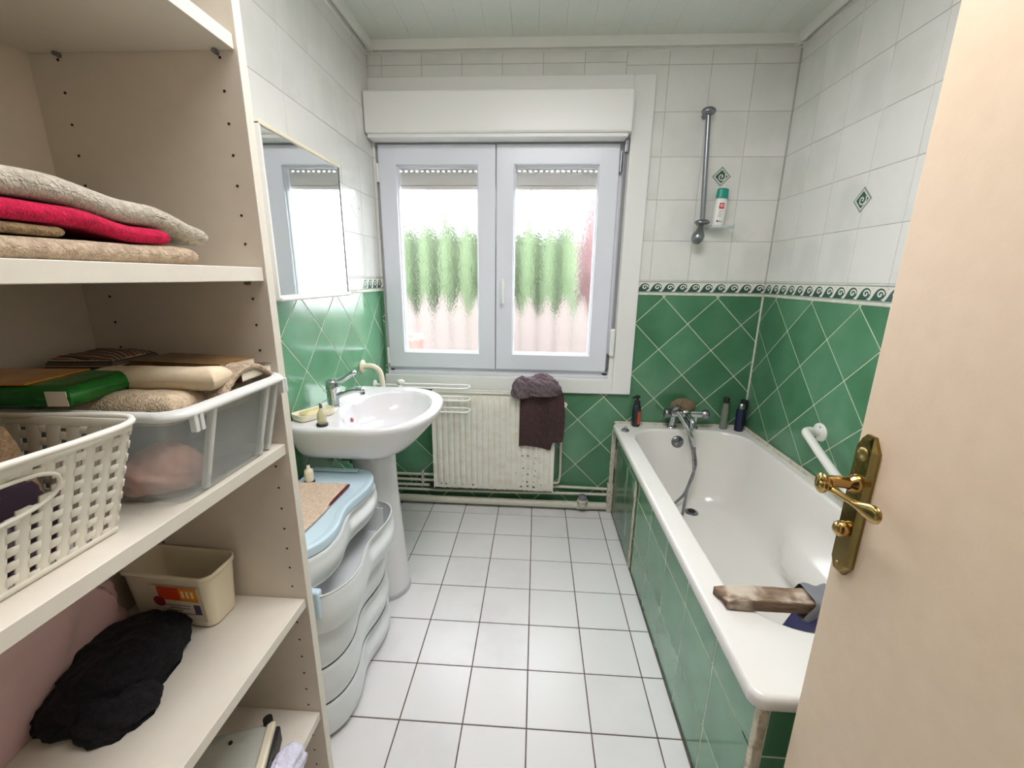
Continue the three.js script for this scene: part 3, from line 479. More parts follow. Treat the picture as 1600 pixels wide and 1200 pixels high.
// mixer, hand shower, hose
{
  const y = 0.652, z = 0.075, t = new Thing('bath_mixer', 'chrome bath mixer on the far rim of the tub', 'bath mixer', [-0.36, RIM, z]);
  t.put('body', merged(rod([-0.44, y, z], [-0.275, y, z], 0.02), rod([-0.42, RIM, 0.045], [-0.42, y, z - 0.01], 0.014), rod([-0.3, RIM, 0.045], [-0.3, y, z - 0.01], 0.014), sph(0.026, [-0.36, y + 0.006, z], 1.3, 0.9, 1)), M.chrome);
  for (const fx of [-0.42, -0.3]) t.put('flange', lathe([[0.028, 0], [0.026, 0.008], [0.014, 0.014]], [fx, RIM, 0.045]), M.chrome);
  const knob = (x, s) => aimed(lathe([[0.001, 0.04], [0.022, 0.038], [0.028, 0.03], [0.026, 0.012], [0.018, 0]], [0, 0, 0], 10), [x, y, z], [s, 0, 0]);
  t.put('knob', knob(-0.275, 1), M.dullChrome); t.put('knob', knob(-0.44, -1), M.dullChrome);
  t.put('spout', tube([[-0.36, y, z], [-0.355, y - 0.004, z + 0.05], [-0.35, y - 0.02, z + 0.09], [-0.348, y - 0.05, z + 0.1]], 0.015, 14), M.chrome);
  const h = new Thing('hand_shower', 'chrome hand shower lying slantwise across the mixer', 'hand shower', [-0.38, 0.6, 0.14]);
  h.put('handle', tube([[-0.423, 0.676, 0.128], [-0.4, 0.638, 0.15], [-0.365, 0.572, 0.19], [-0.338, 0.512, 0.195]], 0.0105, 12), M.chrome);
  h.put('head', aimed(lathe([[0.001, 0.018], [0.018, 0.016], [0.032, 0.004], [0.033, -0.006], [0.001, -0.008]]), [-0.43, 0.69, 0.118], [-0.5, 0.75, -0.35]), M.dullChrome);
  const o = new Thing('shower_hose', 'grey metal shower hose looping down inside the tub', 'hose', [-0.36, 0.16, 0.2]);
  o.put('hose', tube([[-0.338, 0.515, 0.195], [-0.333, 0.47, 0.2], [-0.318, 0.405, 0.195], [-0.338, 0.31, 0.2], [-0.37, 0.235, 0.22], [-0.42, 0.19, 0.24], [-0.46, 0.175, 0.28], [-0.455, 0.17, 0.33], [-0.41, 0.166, 0.32], [-0.378, 0.19, 0.26], [-0.352, 0.27, 0.215], [-0.33, 0.35, 0.21], [-0.333, 0.44, 0.19], [-0.352, 0.55, 0.15], [-0.357, 0.625, 0.1]], 0.0072, 10, 200), M.hose);
  const p = new Thing('bath_sponge', 'brown rounded bath sponge resting on top of the mixer', 'sponge', [-0.375, 0.67, 0.06]);
  const g = blob(0.068, 0.046, 0.036, 40, 0.04, 7, 3); g.translate(-0.372, 0.672, 0.056); p.put('body', boxUV(g), M.sponge);
}
// bottles and plug on the rim
{
  const b1 = new Thing('shampoo_bottle', 'dark bottle with an orange red label on the tub corner under the window', 'bottle', [-0.622, RIM, 0.045]);
  b1.put('body', lathe([[0.001, 0], [0.021, 0], [0.024, 0.005], [0.024, 0.1], [0.02, 0.122], [0.011, 0.132], [0.011, 0.138]], [-0.622, RIM, 0.045]), M.darkBottle);
  const l = new THREE.CylinderGeometry(0.0246, 0.0246, 0.075, 20, 1, true, 0.1, 1.9); l.translate(-0.622, RIM + 0.055, 0.045); b1.put('label', l, M.orangeLabel);
  b1.put('pump', merged(lathe([[0.015, 0.13], [0.015, 0.15], [0.006, 0.154], [0.006, 0.168], [0.014, 0.17], [0.014, 0.18], [0.001, 0.182]], [-0.622, RIM, 0.045]), rod([-0.622, RIM + 0.174, 0.045], [-0.65, RIM + 0.17, 0.055], 0.005)), M.black);
  const b2 = new Thing('bath_oil_bottle', 'slim grey green bottle with a dark cap behind the tub', 'bottle', [-0.132, RIM, 0.042]);
  b2.put('body', lathe([[0.001, 0], [0.018, 0], [0.02, 0.004], [0.019, 0.11], [0.015, 0.14], [0.013, 0.155]], [-0.132, RIM, 0.042]), M.greyGlass);
  b2.put('cap', lathe([[0.014, 0.152], [0.015, 0.155], [0.015, 0.182], [0.001, 0.184]], [-0.132, RIM, 0.042]), M.dark);
  const b3 = new Thing('spray_bottle', 'navy blue can with a silver collar in the corner of the tub', 'bottle', [-0.058, RIM, 0.068]);
  b3.put('body', lathe([[0.001, 0], [0.022, 0], [0.023, 0.004], [0.023, 0.12], [0.018, 0.13]], [-0.058, RIM, 0.068]), M.navy);
  b3.put('collar', lathe([[0.018, 0.129], [0.015, 0.14], [0.014, 0.156], [0.001, 0.158]], [-0.058, RIM, 0.068]), M.chrome);
  const b4 = new Thing('shower_gel_bottle', 'black capped bottle half hidden behind the navy can', 'bottle', [-0.03, RIM, 0.03]);
  b4.put('body', lathe([[0.001, 0], [0.016, 0], [0.017, 0.004], [0.017, 0.12], [0.012, 0.13]], [-0.028, RIM, 0.03]), M.darkBottle);
  b4.put('cap', lathe([[0.018, 0.128], [0.019, 0.13], [0.018, 0.168], [0.001, 0.17]], [-0.028, RIM, 0.03]), M.black);
  const k = new Thing('bath_plug', 'small grey bath plug lying on the near corner of the rim', 'plug', [-0.698, RIM, 0.134]);
  k.put('stopper', lathe([[0.001, 0], [0.02, 0], [0.022, 0.003], [0.02, 0.009], [0.008, 0.012], [0.001, 0.012]], [-0.698, RIM, 0.134]), M.dullChrome);
  k.put('ring', (() => { const g = new THREE.TorusGeometry(0.007, 0.0018, 6, 16); g.translate(-0.698, RIM + 0.019, 0.134); return g; })(), M.dullChrome);
}
// weathered board across the tub, with a strap and a packet
{
  const t = new Thing('wooden_board', 'weathered wooden board lying across the tub by the door', 'board', [-0.4, RIM, 1.405]);
  const loops = []; for (let k = 0; k <= 24; k++) { const x = mix(-0.703, -0.03, k / 24), w = k === 0 ? 0.7 : 1, n = 0.003 * n3(x * 40, 2, 5); loops.push(rrect(1.373 - n, 1.432 + n * w, -0.017 * w, 0.017 * w, 0.005, x, 3, 3).map(([a, b, c]) => [b + (k === 0 ? 0.012 * Math.sin(a * 90) : 0), RIM + 0.018 + c + n, a])); }
  t.put('plank', boxUV(loft(loops, true, true)), M.wood);
  const s = new Thing('rubber_strap', 'grey strap wrapped round the board beside the door', 'strap', [-0.47, RIM, 1.4]);
  const o = []; for (let k = 0; k <= 6; k++) { const x = mix(-0.505, -0.44, k / 6), p = 0.004 * Math.sin(k * 1.3); o.push(rrect(1.364 - p, 1.441 + p, -0.03 - p, 0.027 + p * 0.5, 0.012, x, 5, 3).map(([a, b, c]) => [b + 0.012 * Math.sin(c * 60), RIM + 0.018 + c, a])); }
  s.put('band', boxUV(loft(o)), M.greyRubber);
  s.put('tail', (() => { const q = []; for (let k = 0; k <= 10; k++) { const u = k / 10; q.push([[-0.53 + u * 0.09, 0.5 + u * 0.06 + 0.004, 1.452 - u * 0.01], [-0.53 + u * 0.09, 0.5 + u * 0.06, 1.455 - u * 0.01], [-0.5 + u * 0.1, 0.45 + u * 0.1, 1.462 - u * 0.02], [-0.5 + u * 0.1, 0.45 + u * 0.1 + 0.004, 1.459 - u * 0.02]]); } return boxUV(loft(q, true, true)); })(), M.greyRubber);
  const p = new Thing('blue_packet', 'small indigo packet hanging under the board by the door', 'packet', [-0.42, 0.45, 1.36]);
  const g = pad(0.1, 0.03, 0.13, 24, 4, 0.006, 40, 2); g.rotateX(-1.2); g.translate(-0.455, 0.472, 1.38); p.put('wrapper', boxUV(g), M.indigo);
}
// grab bars
{
  const t = new Thing('grab_bar', 'white bent grab bar on the green wall above the bathtub', 'grab bar', [0, 0.68, 0.85]);
  t.put('bar', tube([[-0.006, 0.762, 0.622], [-0.045, 0.768, 0.624], [-0.07, 0.768, 0.642], [-0.074, 0.75, 0.685], [-0.072, 0.7, 0.79], [-0.072, 0.635, 0.96], [-0.07, 0.622, 1.02], [-0.045, 0.615, 1.045], [-0.006, 0.615, 1.048]], 0.0165, 16, 120), M.plasticWhite);
  for (const [y, z] of [[0.762, 0.622], [0.615, 1.048]]) { const f = t.put('flange', aimed(lathe([[0.001, 0.01], [0.03, 0.009], [0.038, 0.004], [0.039, 0]], [0, 0, 0], 26, 1, 1.1), [0.0, y, z], [-1, 0, 0]), M.plasticWhite); for (const k of [1, -1]) t.put('screw', sph(0.004, [-0.009, y + k * 0.025, z + k * 0.008]), M.dullChrome, f); }
  const u = new Thing('grab_bar', 'pale bent grab bar on the wall behind the washbasin tap', 'grab bar', [LX, 0.7, 0.31]);
  u.put('bar', tube([[LX + 0.004, 0.93, 0.325], [LX + 0.045, 0.933, 0.322], [LX + 0.078, 0.91, 0.315], [LX + 0.09, 0.86, 0.31], [LX + 0.09, 0.6, 0.31], [LX + 0.09, 0.46, 0.31], [LX + 0.07, 0.42, 0.31], [LX + 0.004, 0.41, 0.31]], 0.0145, 14, 100), M.creamPlastic);
  for (const [y, z] of [[0.93, 0.325], [0.41, 0.31]]) u.put('flange', aimed(lathe([[0.001, 0.01], [0.026, 0.009], [0.034, 0.004], [0.035, 0]], [0, 0, 0], 24), [LX, y, z], [1, 0, 0]), M.creamPlastic);
}
// shower rail, shampoo on its clear tray
{
  const t = new Thing('shower_rail', 'grey metal shower rail standing against the white tiles', 'shower rail', [-0.4, 1.6, 0]);
  const a = [-0.414, 2.15, 0.055], b = [-0.384, 1.66, 0.055];
  t.put('bar', rod(a, b, 0.0115), M.dullChrome);
  t.put('bracket', merged(rod([a[0], a[1], 0], a, 0.014), sph(0.022, [a[0], a[1] + 0.004, a[2]], 1.5, 0.9, 1.2)), M.dullChrome);
  t.put('bracket', merged(rod([b[0], b[1], 0], b, 0.014), sph(0.02, [b[0], b[1] - 0.002, b[2]], 1.9, 0.75, 1.3)), M.dullChrome);
  t.put('outlet_cone', aimed(lathe([[0.001, 0.088], [0.018, 0.085], [0.029, 0.066], [0.03, 0.046], [0.02, 0.02], [0.012, 0], [0.012, -0.02]]), [-0.39, 1.635, 0.06], [-0.3, -1, 0.3]), M.dullChrome);
  const s = new Thing('soap_shelf', 'clear plastic soap shelf under the shampoo bottle', 'soap shelf', [-0.29, 1.63, 0]);
  s.put('tray', merged(bx(-0.348, -0.235, 1.628, 1.632, 0.001, 0.085, 0.001), bx(-0.348, -0.345, 1.628, 1.648, 0.001, 0.085, 0.001), bx(-0.238, -0.235, 1.628, 1.648, 0.001, 0.085, 0.001), bx(-0.348, -0.235, 1.628, 1.644, 0.082, 0.085, 0.001)), M.clearPlastic);
  const p = new Thing('shampoo_bottle', 'white shampoo bottle with a teal cap and a red square logo', 'bottle', [-0.303, 1.633, 0.045]);
  const B = lathe([[0.001, 0], [0.024, 0], [0.027, 0.004], [0.029, 0.06], [0.029, 0.118], [0.026, 0.137], [0.02, 0.142]], [0, 0, 0], 32, 1, 0.66), A = new THREE.Matrix4().makeRotationZ(-0.05).setPosition(-0.306, 1.633, 0.045);
  p.put('body', B.applyMatrix4(A), M.plasticWhite);
  p.put('cap', lathe([[0.0275, 0.138], [0.0285, 0.142], [0.0275, 0.178], [0.024, 0.184], [0.001, 0.186]], [0, 0, 0], 32, 1, 0.68).applyMatrix4(A), M.teal);
  const L = new THREE.CylinderGeometry(0.0294, 0.0292, 0.108, 24, 1, true, -0.95, 1.9); L.scale(1, 1, 0.67); L.translate(0, 0.068, 0); p.put('label', L.applyMatrix4(A), M.shampooLabel);
}
// ---------- washbasin ----------
{
  const zc = 0.755, N = 72;
  const D = (xb, xf, hw, y, xm = -1.84, e = 2.4) => { const o = []; for (let i = 0; i < N; i++) { const a = i / N * Math.PI * 2, c = Math.cos(a), s = Math.sin(a), f = c >= 0, q = f ? 2 / e : 2 / 9; o.push([f ? xm + (xf - xm) * Math.pow(c, q) : xm - (xm - xb) * Math.pow(-c, q), y, zc + hw * Math.sign(s) * Math.pow(Math.abs(s), q)]); } return o; };
  const E = (cx, cz, ax, az, y) => { const o = []; for (let i = 0; i < N; i++) { const a = i / N * Math.PI * 2; o.push([cx + ax * Math.cos(a), y, cz + az * Math.sin(a)]); } return o; };
  const t = new Thing('pedestal_washbasin', 'white ceramic washbasin on a tapering pedestal by the radiator', 'washbasin', [-1.86, 0, zc]);
  const b = LX + 0.002;
  t.put('basin', loft([D(b, -1.745, 0.1, 0.697), D(b, -1.715, 0.17, 0.706), D(b, -1.69, 0.215, 0.724), D(b, -1.662, 0.247, 0.752), D(b, -1.632, 0.268, 0.786), D(b, -1.6, 0.284, 0.824), D(b, -1.587, 0.291, 0.843), D(b, -1.585, 0.293, 0.856), D(b, -1.589, 0.29, 0.864), D(b, -1.598, 0.284, 0.867),
    E(-1.79, 0.768, 0.168, 0.25, 0.866), E(-1.79, 0.768, 0.162, 0.244, 0.862), E(-1.792, 0.768, 0.156, 0.238, 0.85), E(-1.798, 0.766, 0.145, 0.225, 0.81), E(-1.805, 0.764, 0.125, 0.195, 0.778), E(-1.815, 0.762, 0.09, 0.135, 0.756), E(-1.82, 0.76, 0.04, 0.055, 0.748)], true, true), M.ceramic);
  t.put('pedestal', loft([[0, 0.108, 0.105, -1.856], [0.03, 0.104, 0.101, -1.856], [0.25, 0.094, 0.093, -1.862], [0.5, 0.087, 0.088, -1.87], [0.64, 0.087, 0.09, -1.873], [0.7, 0.096, 0.1, -1.878]].map(([y, a, c, x]) => E(x, zc, a, c, y)), true, true), M.ceramic);
  t.put('overflow_hole', aimed(lathe([[0.001, 0.002], [0.007, 0.003], [0.009, 0], [0.009, -0.002]], [0, 0, 0], 16), [-1.937, 0.812, 0.79], [1, 0.25, 0]), M.copperHose);
  t.put('drain', lathe([[0.001, 0.003], [0.014, 0.004], [0.02, 0.001]], [-1.82, 0.749, 0.76]), M.chrome);
  const f = new Thing('basin_tap', 'chrome single lever tap on the back of the washbasin', 'tap', [-2.008, 0.866, 0.785]);
  const x = -2.008, z = 0.785;
  f.put('body', merged(lathe([[0.029, 0], [0.027, 0.006], [0.022, 0.012], [0.021, 0.06], [0.023, 0.07]], [x, 0.866, z]), tube([[x, 0.903, z], [x + 0.04, 0.92, z], [x + 0.085, 0.935, z], [x + 0.118, 0.937, z]], 0.0125, 14), rod([x + 0.116, 0.937, z], [x + 0.12, 0.918, z], 0.0105)), M.chrome);
  f.put('lever', merged(lathe([[0.024, 0.07], [0.026, 0.076], [0.025, 0.1], [0.018, 0.11], [0.001, 0.113]], [x, 0.866, z]), deform(mergeVertices(tube([[x + 0.005, 0.968, z], [x + 0.04, 0.975, z], [x + 0.075, 0.998, z], [x + 0.09, 1.006, z]], 0.011, 12)), (v) => { v.y -= 0; v.z = z + (v.z - z) * 1.2; })), M.chrome);
  f.put('pop_up_rod', merged(rod([x - 0.03, 0.866, z - 0.01], [x - 0.03, 0.93, z - 0.01], 0.003, 8), sph(0.006, [x - 0.03, 0.932, z - 0.01])), M.chrome);
  const s = new Thing('soap_dish', 'cream soap dish on the washbasin corner', 'soap dish', [-2.018, 0.867, 0.925]);
  const rot = (l) => l.map(([p, y, q]) => { const a = -0.5, c = Math.cos(a), n = Math.sin(a); return [-2.018 + p * c + q * n, y, 0.925 - p * n + q * c]; });
  s.put('dish', loft([[-0.032, 0.032, -0.064, 0.064, 0.02, 0.868], [-0.037, 0.037, -0.07, 0.07, 0.022, 0.872], [-0.04, 0.04, -0.073, 0.073, 0.022, 0.891], [-0.037, 0.037, -0.07, 0.07, 0.02, 0.893], [-0.034, 0.034, -0.067, 0.067, 0.018, 0.889], [-0.031, 0.031, -0.062, 0.062, 0.018, 0.876]].map((a) => rot(rrect(...a, 6, 3))), true, true), M.creamPlastic);
  const sp = new Thing('soap_bar', 'yellowish bar of soap lying in the cream dish', 'soap', [-2.02, 0.876, 0.93]);
  const sg = pad(0.05, 0.02, 0.075, 20, 4, 0.001, 20); sg.rotateY(-0.5); sg.translate(-2.02, 0.877, 0.93); sp.put('bar', sg, S({ color: '#e6d9a0', roughness: 0.5 }));
  const p = new Thing('perfume_bottle', 'tiny pale glass bottle with a dark foot beside the soap dish', 'bottle', [-1.942, 0.868, 1.012]);
  p.put('base', lathe([[0.001, 0], [0.019, 0], [0.02, 0.003], [0.019, 0.009], [0.001, 0.01]], [-1.942, 0.867, 1.012], 18), M.dark);
  p.put('flask', lathe([[0.016, 0.009], [0.0165, 0.03], [0.015, 0.045], [0.006, 0.06], [0.005, 0.065], [0.001, 0.066]], [-1.942, 0.867, 1.012], 8), M.paleGlass);
  p.put('stopper', lathe([[0.005, 0.064], [0.006, 0.068], [0.004, 0.078], [0.006, 0.08], [0.001, 0.082]], [-1.942, 0.867, 1.012], 12), M.dullChrome);
  const w = new Thing('supply_pipe', 'reddish supply pipe with a valve under the washbasin', 'pipe', [LX, 0.55, 0.66]);
  w.put('pipe', tube([[LX + 0.003, 0.56, 0.62], [LX + 0.05, 0.565, 0.63], [LX + 0.075, 0.6, 0.66], [LX + 0.09, 0.68, 0.7]], 0.0085), M.copperHose);
  w.put('valve', merged(rod([LX + 0.05, 0.55, 0.63], [LX + 0.052, 0.6, 0.64], 0.014), rod([LX + 0.02, 0.66, 0.6], [LX + 0.05, 0.6, 0.62], 0.007)), M.dullChrome);
}
// ---------- radiator, pipes, towel rail ----------
{
  const x0 = -1.787, x1 = -1.083, y0 = 0.148, y1 = 0.746, zf = 0.112, t = new Thing('radiator', 'cream panel radiator with vertical flutes and rust spots under the window', 'radiator', [(x0 + x1) / 2, y0, 0.07]);
  const nx = 190, ny = 20, pos = [], uv = [], idx = [];
  for (let j = 0; j <= ny; j++) for (let i = 0; i <= nx; i++) {
    const u = i / nx, v = j / ny, x = mix(x0, x1, u), y = mix(y0, y1, v), w = (x - x0 - 0.02) / 0.0333, fr = w - Math.floor(w), on = w > 0 && w < 20 ? 1 : 0;
    const k = on * sstep(0.0, 0.28, fr) * (1 - sstep(0.72, 1.0, fr)) * sstep(0.05, 0.1, v) * (1 - sstep(0.9, 0.95, v));
    pos.push(x, y, zf - 0.01 + 0.009 * k - (j === 0 || j === ny ? 0.01 : 0)); uv.push(u, v);
  }
  for (let j = 0; j < ny; j++) for (let i = 0; i < nx; i++) { const a = j * (nx + 1) + i, b = a + 1, c = a + nx + 1, d = c + 1; idx.push(a, b, c, b, d, c); }
  const g = new THREE.BufferGeometry(); g.setAttribute('position', new THREE.Float32BufferAttribute(pos, 3)); g.setAttribute('uv', new THREE.Float32BufferAttribute(uv, 2)); g.setIndex(idx); g.computeVertexNormals();
  t.put('front_panel', g, M.radiatorFront);
  t.put('back_panel', bx(x0 + 0.004, x1 - 0.004, y0, y1, 0.034, 0.046, 0.004), M.radiator);
  t.put('side_panel', bx(x0 - 0.002, x0 + 0.003, y0 + 0.005, y1 + 0.004, 0.036, zf, 0.002), M.radiator); t.put('side_panel', bx(x1 - 0.003, x1 + 0.002, y0 + 0.005, y1 + 0.004, 0.036, zf, 0.002), M.radiator);
  const l = []; for (let k = 0; k < 92; k++) { const x = x0 + 0.008 + k * 0.0075; l.push(bx(x, x + 0.0032, y1 - 0.006, y1 + 0.003, 0.046, zf - 0.012, 0)); }
  const q = t.put('grille_bars', merged(l), M.radiator); q.userData.kind = 'stuff';
  t.put('grille_edge', merged(bx(x0, x1, y1 - 0.004, y1 + 0.004, zf - 0.013, zf - 0.004, 0.002)), M.radiator);
  t.put('convector', bx(x0 + 0.01, x1 - 0.01, y0 + 0.02, y1 - 0.03, 0.05, 0.092, 0), M.radiator);
  t.put('bracket', merged(bx(-1.66, -1.63, 0.3, 0.68, 0.0, 0.036, 0.002)), M.radiator); t.put('bracket', merged(bx(-1.24, -1.21, 0.3, 0.68, 0.0, 0.036, 0.002)), M.radiator);
  t.put('valve_knob', merged(rod([-1.08, 0.69, 0.075], [-1.05, 0.69, 0.075], 0.009), rod([-1.055, 0.69, 0.075], [-1.03, 0.69, 0.105], 0.017, 16, 0.014)), M.creamPlastic);
  const pipe = (name, label, pts, r, m = M.pipe) => { const c = new Thing(name, label, 'pipe', pts[0]); c.put('tube', tube(pts, r, 10, 90), m); return c; };
  const z = 0.024;
  const p1 = pipe('heating_pipe', 'topmost thin cream pipe running along the wall to the radiator', [[LX + 0.01, 0.194, z], [-1.8, 0.196, z], [-1.75, 0.21, 0.05], [-1.74, 0.24, 0.06]], 0.0085);
  p1.put('pipe_clip', merged(bx(-1.885, -1.873, 0.13, 0.215, 0.001, z + 0.011, 0.002)), M.pipe);
  pipe('heating_pipe', 'second thin cream pipe from the top along the wall below the radiator', [[LX + 0.01, 0.159, z], [-1.5, 0.155, z], [-1.0, 0.147, z], [-0.755, 0.143, z]], 0.0085);
  pipe('heating_pipe', 'third thin cream pipe ending in a dark joint beside the radiator', [[LX + 0.01, 0.124, z], [-1.84, 0.124, z], [-1.8, 0.124, z]], 0.0085).put('joint', rod([-1.835, 0.124, z], [-1.795, 0.124, z], 0.015), M.dark);
  pipe('heating_pipe', 'lowest thin cream pipe just above the thick waste pipe', [[LX + 0.01, 0.092, z], [-1.5, 0.095, z], [-1.0, 0.104, z], [-0.755, 0.106, z]], 0.0085);
  pipe('riser_pipe', 'thin upright pipe from the radiator valve down to the wall pipes', [[-1.05, 0.69, 0.07], [-1.042, 0.66, 0.05], [-1.042, 0.4, 0.045], [-1.042, 0.21, 0.045], [-1.05, 0.185, 0.045], [-1.075, 0.18, 0.045]], 0.0075);
  const w = pipe('waste_pipe', 'thick cream waste pipe lying along the skirting under the radiator', [[LX + 0.02, 0.038, 0.034], [-1.5, 0.036, 0.034], [-0.76, 0.034, 0.034]], 0.0225);
  w.put('tee', merged(rod([-0.93, 0.036, 0.034], [-0.86, 0.036, 0.034], 0.027), lathe([[0.024, 0.02], [0.024, 0.045], [0.03, 0.05], [0.03, 0.062], [0.02, 0.066]], [-0.9, 0.03, 0.066]), rod([-0.9, 0.055, 0.066], [-0.9, 0.036, 0.034], 0.02)), M.pipe);
  w.put('tee_cap', lathe([[0.027, 0.06], [0.024, 0.084], [0.001, 0.086]], [-0.9, 0.03, 0.066]), M.greyRubber);
  const r = new Thing('towel_rail', 'white wire towel rail with three looped arms beside the washbasin', 'towel rail', [LX, 0.75, 0.2]);
  const loop = (y, xa) => tube([[xa, y, 0.226], [-1.65, y, 0.226], [-1.574, y, 0.224], [-1.557, y, 0.206], [-1.557, y, 0.168], [-1.574, y, 0.15], [-1.65, y, 0.148], [xa, y, 0.148]], 0.005, 8, 100);
  for (const y of [0.8, 0.733, 0.668]) r.put('arm', loop(y, -1.93), M.plasticWhite);
  r.put('hub', merged(rod([-1.93, 0.64, 0.183], [-1.93, 0.815, 0.183], 0.009), sph(0.016, [-1.932, 0.818, 0.183], 1.4, 0.9, 1.1), rod([-1.93, 0.8, 0.15], [-1.93, 0.8, 0.216], 0.006, 8), rod([-1.93, 0.733, 0.15], [-1.93, 0.733, 0.216], 0.006, 8), rod([-1.93, 0.668, 0.15], [-1.93, 0.668, 0.216], 0.006, 8)), M.plasticWhite);
  r.put('bracket', merged(rod([LX, 0.8, 0.183], [-1.93, 0.8, 0.183], 0.007), aimed(lathe([[0.001, 0.008], [0.024, 0.006], [0.026, 0]]), [LX, 0.8, 0.183], [1, 0, 0])), M.plasticWhite);
  // cloths on the radiator
  const c = new Thing('brown_towel', 'dark brown cloth hanging over the front of the radiator', 'towel', [-1.16, 0.43, 0.12]);
  const s = []; const W = 34, H = 40; const P = [], I = [];
  for (let side = 0; side < 2; side++) for (let j = 0; j <= H; j++) for (let i = 0; i <= W; i++) {
    const u = i / W, v = j / H, edge = 0.012 * Math.sin(u * 5.5 + 0.5), yb = 0.437 + edge + (u > 0.72 ? 0.05 * sstep(0.72, 0.78, u) : 0), xr = mix(-1.283, -1.048 + 0.012 * Math.sin(v * 3), u) + 0.012 * (1 - v) * (u - 0.3);
    const zz = zf + 0.008 + 0.006 * Math.sin(u * 8 + v * 2.2) + 0.009 * sstep(0.6, 0.66, u) * (1 - v * 0.6) + 0.004 * n3(u * 6, v * 7, 3) + (v > 0.96 ? -0.004 : 0);
    P.push(xr, mix(yb, 0.762, v), zz + (side ? -0.004 : 0.004));
  }
  const m1 = (W + 1) * (H + 1); for (let sd = 0; sd < 2; sd++) for (let j = 0; j < H; j++) for (let i = 0; i < W; i++) { const a = sd * m1 + j * (W + 1) + i, b = a + 1, cc = a + W + 1, d = cc + 1; I.push(a, b, cc, b, d, cc); }
  for (let j = 0; j < H; j++) for (const i of [0, W]) { const a = j * (W + 1) + i, b = a + W + 1; I.push(a, b, a + m1, b, b + m1, a + m1); } for (let i = 0; i < W; i++) for (const j of [0, H]) { const a = j * (W + 1) + i, b = a + 1; I.push(a, b, a + m1, b, b + m1, a + m1); }
  const tg = new THREE.BufferGeometry(); tg.setAttribute('position', new THREE.Float32BufferAttribute(P, 3)); tg.setIndex(I); tg.computeVertexNormals();
  c.put('cloth', boxUV(tg), M.brownCloth);
  const d = new Thing('mauve_towel', 'rumpled mauve towel bunched on top of the radiator', 'towel', [-1.2, 0.746, 0.1]);
  const b1 = blob(0.1, 0.078, 0.05, 56, 0.16, 2.4, 2); b1.translate(-1.168, 0.751, 0.112); const b2 = blob(0.058, 0.072, 0.048, 44, 0.17, 2.2, 9); b2.translate(-1.272, 0.738, 0.118);
  d.put('cloth', boxUV(b1), M.mauveCloth); d.put('fold', boxUV(b2), M.mauveCloth);
}
// mirror on the left wall
{
  const t = new Thing('wall_mirror', 'rectangular wall mirror with a thin white frame above the washbasin', 'mirror', [LX, 1.3, 0.73]);
  t.put('backing', bx(LX, -2.054, 1.3, 1.822, 0.478, 0.995, 0.002), M.plasticWhite);
  const g = new THREE.BoxGeometry(0.003, 0.5, 0.5); g.translate(-2.053, 1.561, 0.7365); t.put('glass', g, M.mirror);
  t.put('frame_rail', bx(LX, -2.044, 1.812, 1.824, 0.474, 1.0, 0.003), M.creamPlastic); t.put('frame_rail', bx(LX, -2.038, 1.29, 1.306, 0.472, 1.0, 0.006), M.plasticWhite);
  t.put('frame_stile', bx(LX, -2.048, 1.3, 1.82, 0.474, 0.48, 0.002), M.dullChrome); t.put('frame_stile', bx(LX, -2.048, 1.3, 1.82, 0.993, 1.0, 0.002), M.plasticWhite);
}
// ---------- open shelving unit on the left ----------
const CX = -1.697, CZ0 = 1.58, CZ1 = 2.42, SH = [[1.725, 1.747], [1.365, 1.389], [1.027, 1.049], [0.659, 0.681], [0.336, 0.358], [0.06, 0.082]];
{
  const t = new Thing('shelving_unit', 'tall cream open shelving unit crowded with linen and boxes', 'shelves', [-1.885, 0, 2.0]);
  const panel = (z0, z1) => t.put('side_panel', bx(-2.062, CX, 0, 2.3, z0, z1, 0.0012), M.melamineIn);
  panel(CZ0, CZ0 + 0.02); panel(CZ1 - 0.02, CZ1);
  t.put('edge_band', bx(CX - 0.0005, CX + 0.0012, 0, 2.3, CZ0, CZ0 + 0.02, 0.0005), M.melamine); t.put('edge_band', bx(CX - 0.0005, CX + 0.0012, 0, 2.3, CZ1 - 0.02, CZ1, 0.0005), M.melamine);
  t.put('back_panel', bx(-2.064, -2.056, 0.06, 2.3, CZ0, CZ1, 0), M.melamineIn);
  t.put('top_panel', bx(-2.062, CX, 2.28, 2.302, CZ0, CZ1, 0.001), M.melamine);
  for (const [a, b] of SH) { const s = t.put('shelf', bx(-2.056, CX - 0.004, a, b, CZ0 + 0.0205, CZ1 - 0.0205, 0.0012), M.melamine); for (const x of [-1.73, -2.0]) t.put('shelf_pin', merged(rod([x, a - 0.004, CZ0 + 0.02], [x, a - 0.004, CZ0 + 0.03], 0.0035, 8)), M.dullChrome, s); }
  t.put('plinth', bx(-1.76, -1.745, 0, 0.06, CZ0 + 0.0205, CZ1 - 0.0205, 0.001), M.melamine);
  const h = []; for (const x of [-1.727, -2.005]) for (let y = 0.15; y < 2.25; y += 0.0478) { const c = new THREE.CylinderGeometry(0.0024, 0.0024, 0.0006, 8); c.rotateX(Math.PI / 2); c.translate(x, y - 0.012, CZ0 + 0.0202); h.push(c); }
  t.put('peg_holes', merged(h), M.dark).userData.kind = 'stuff';
}
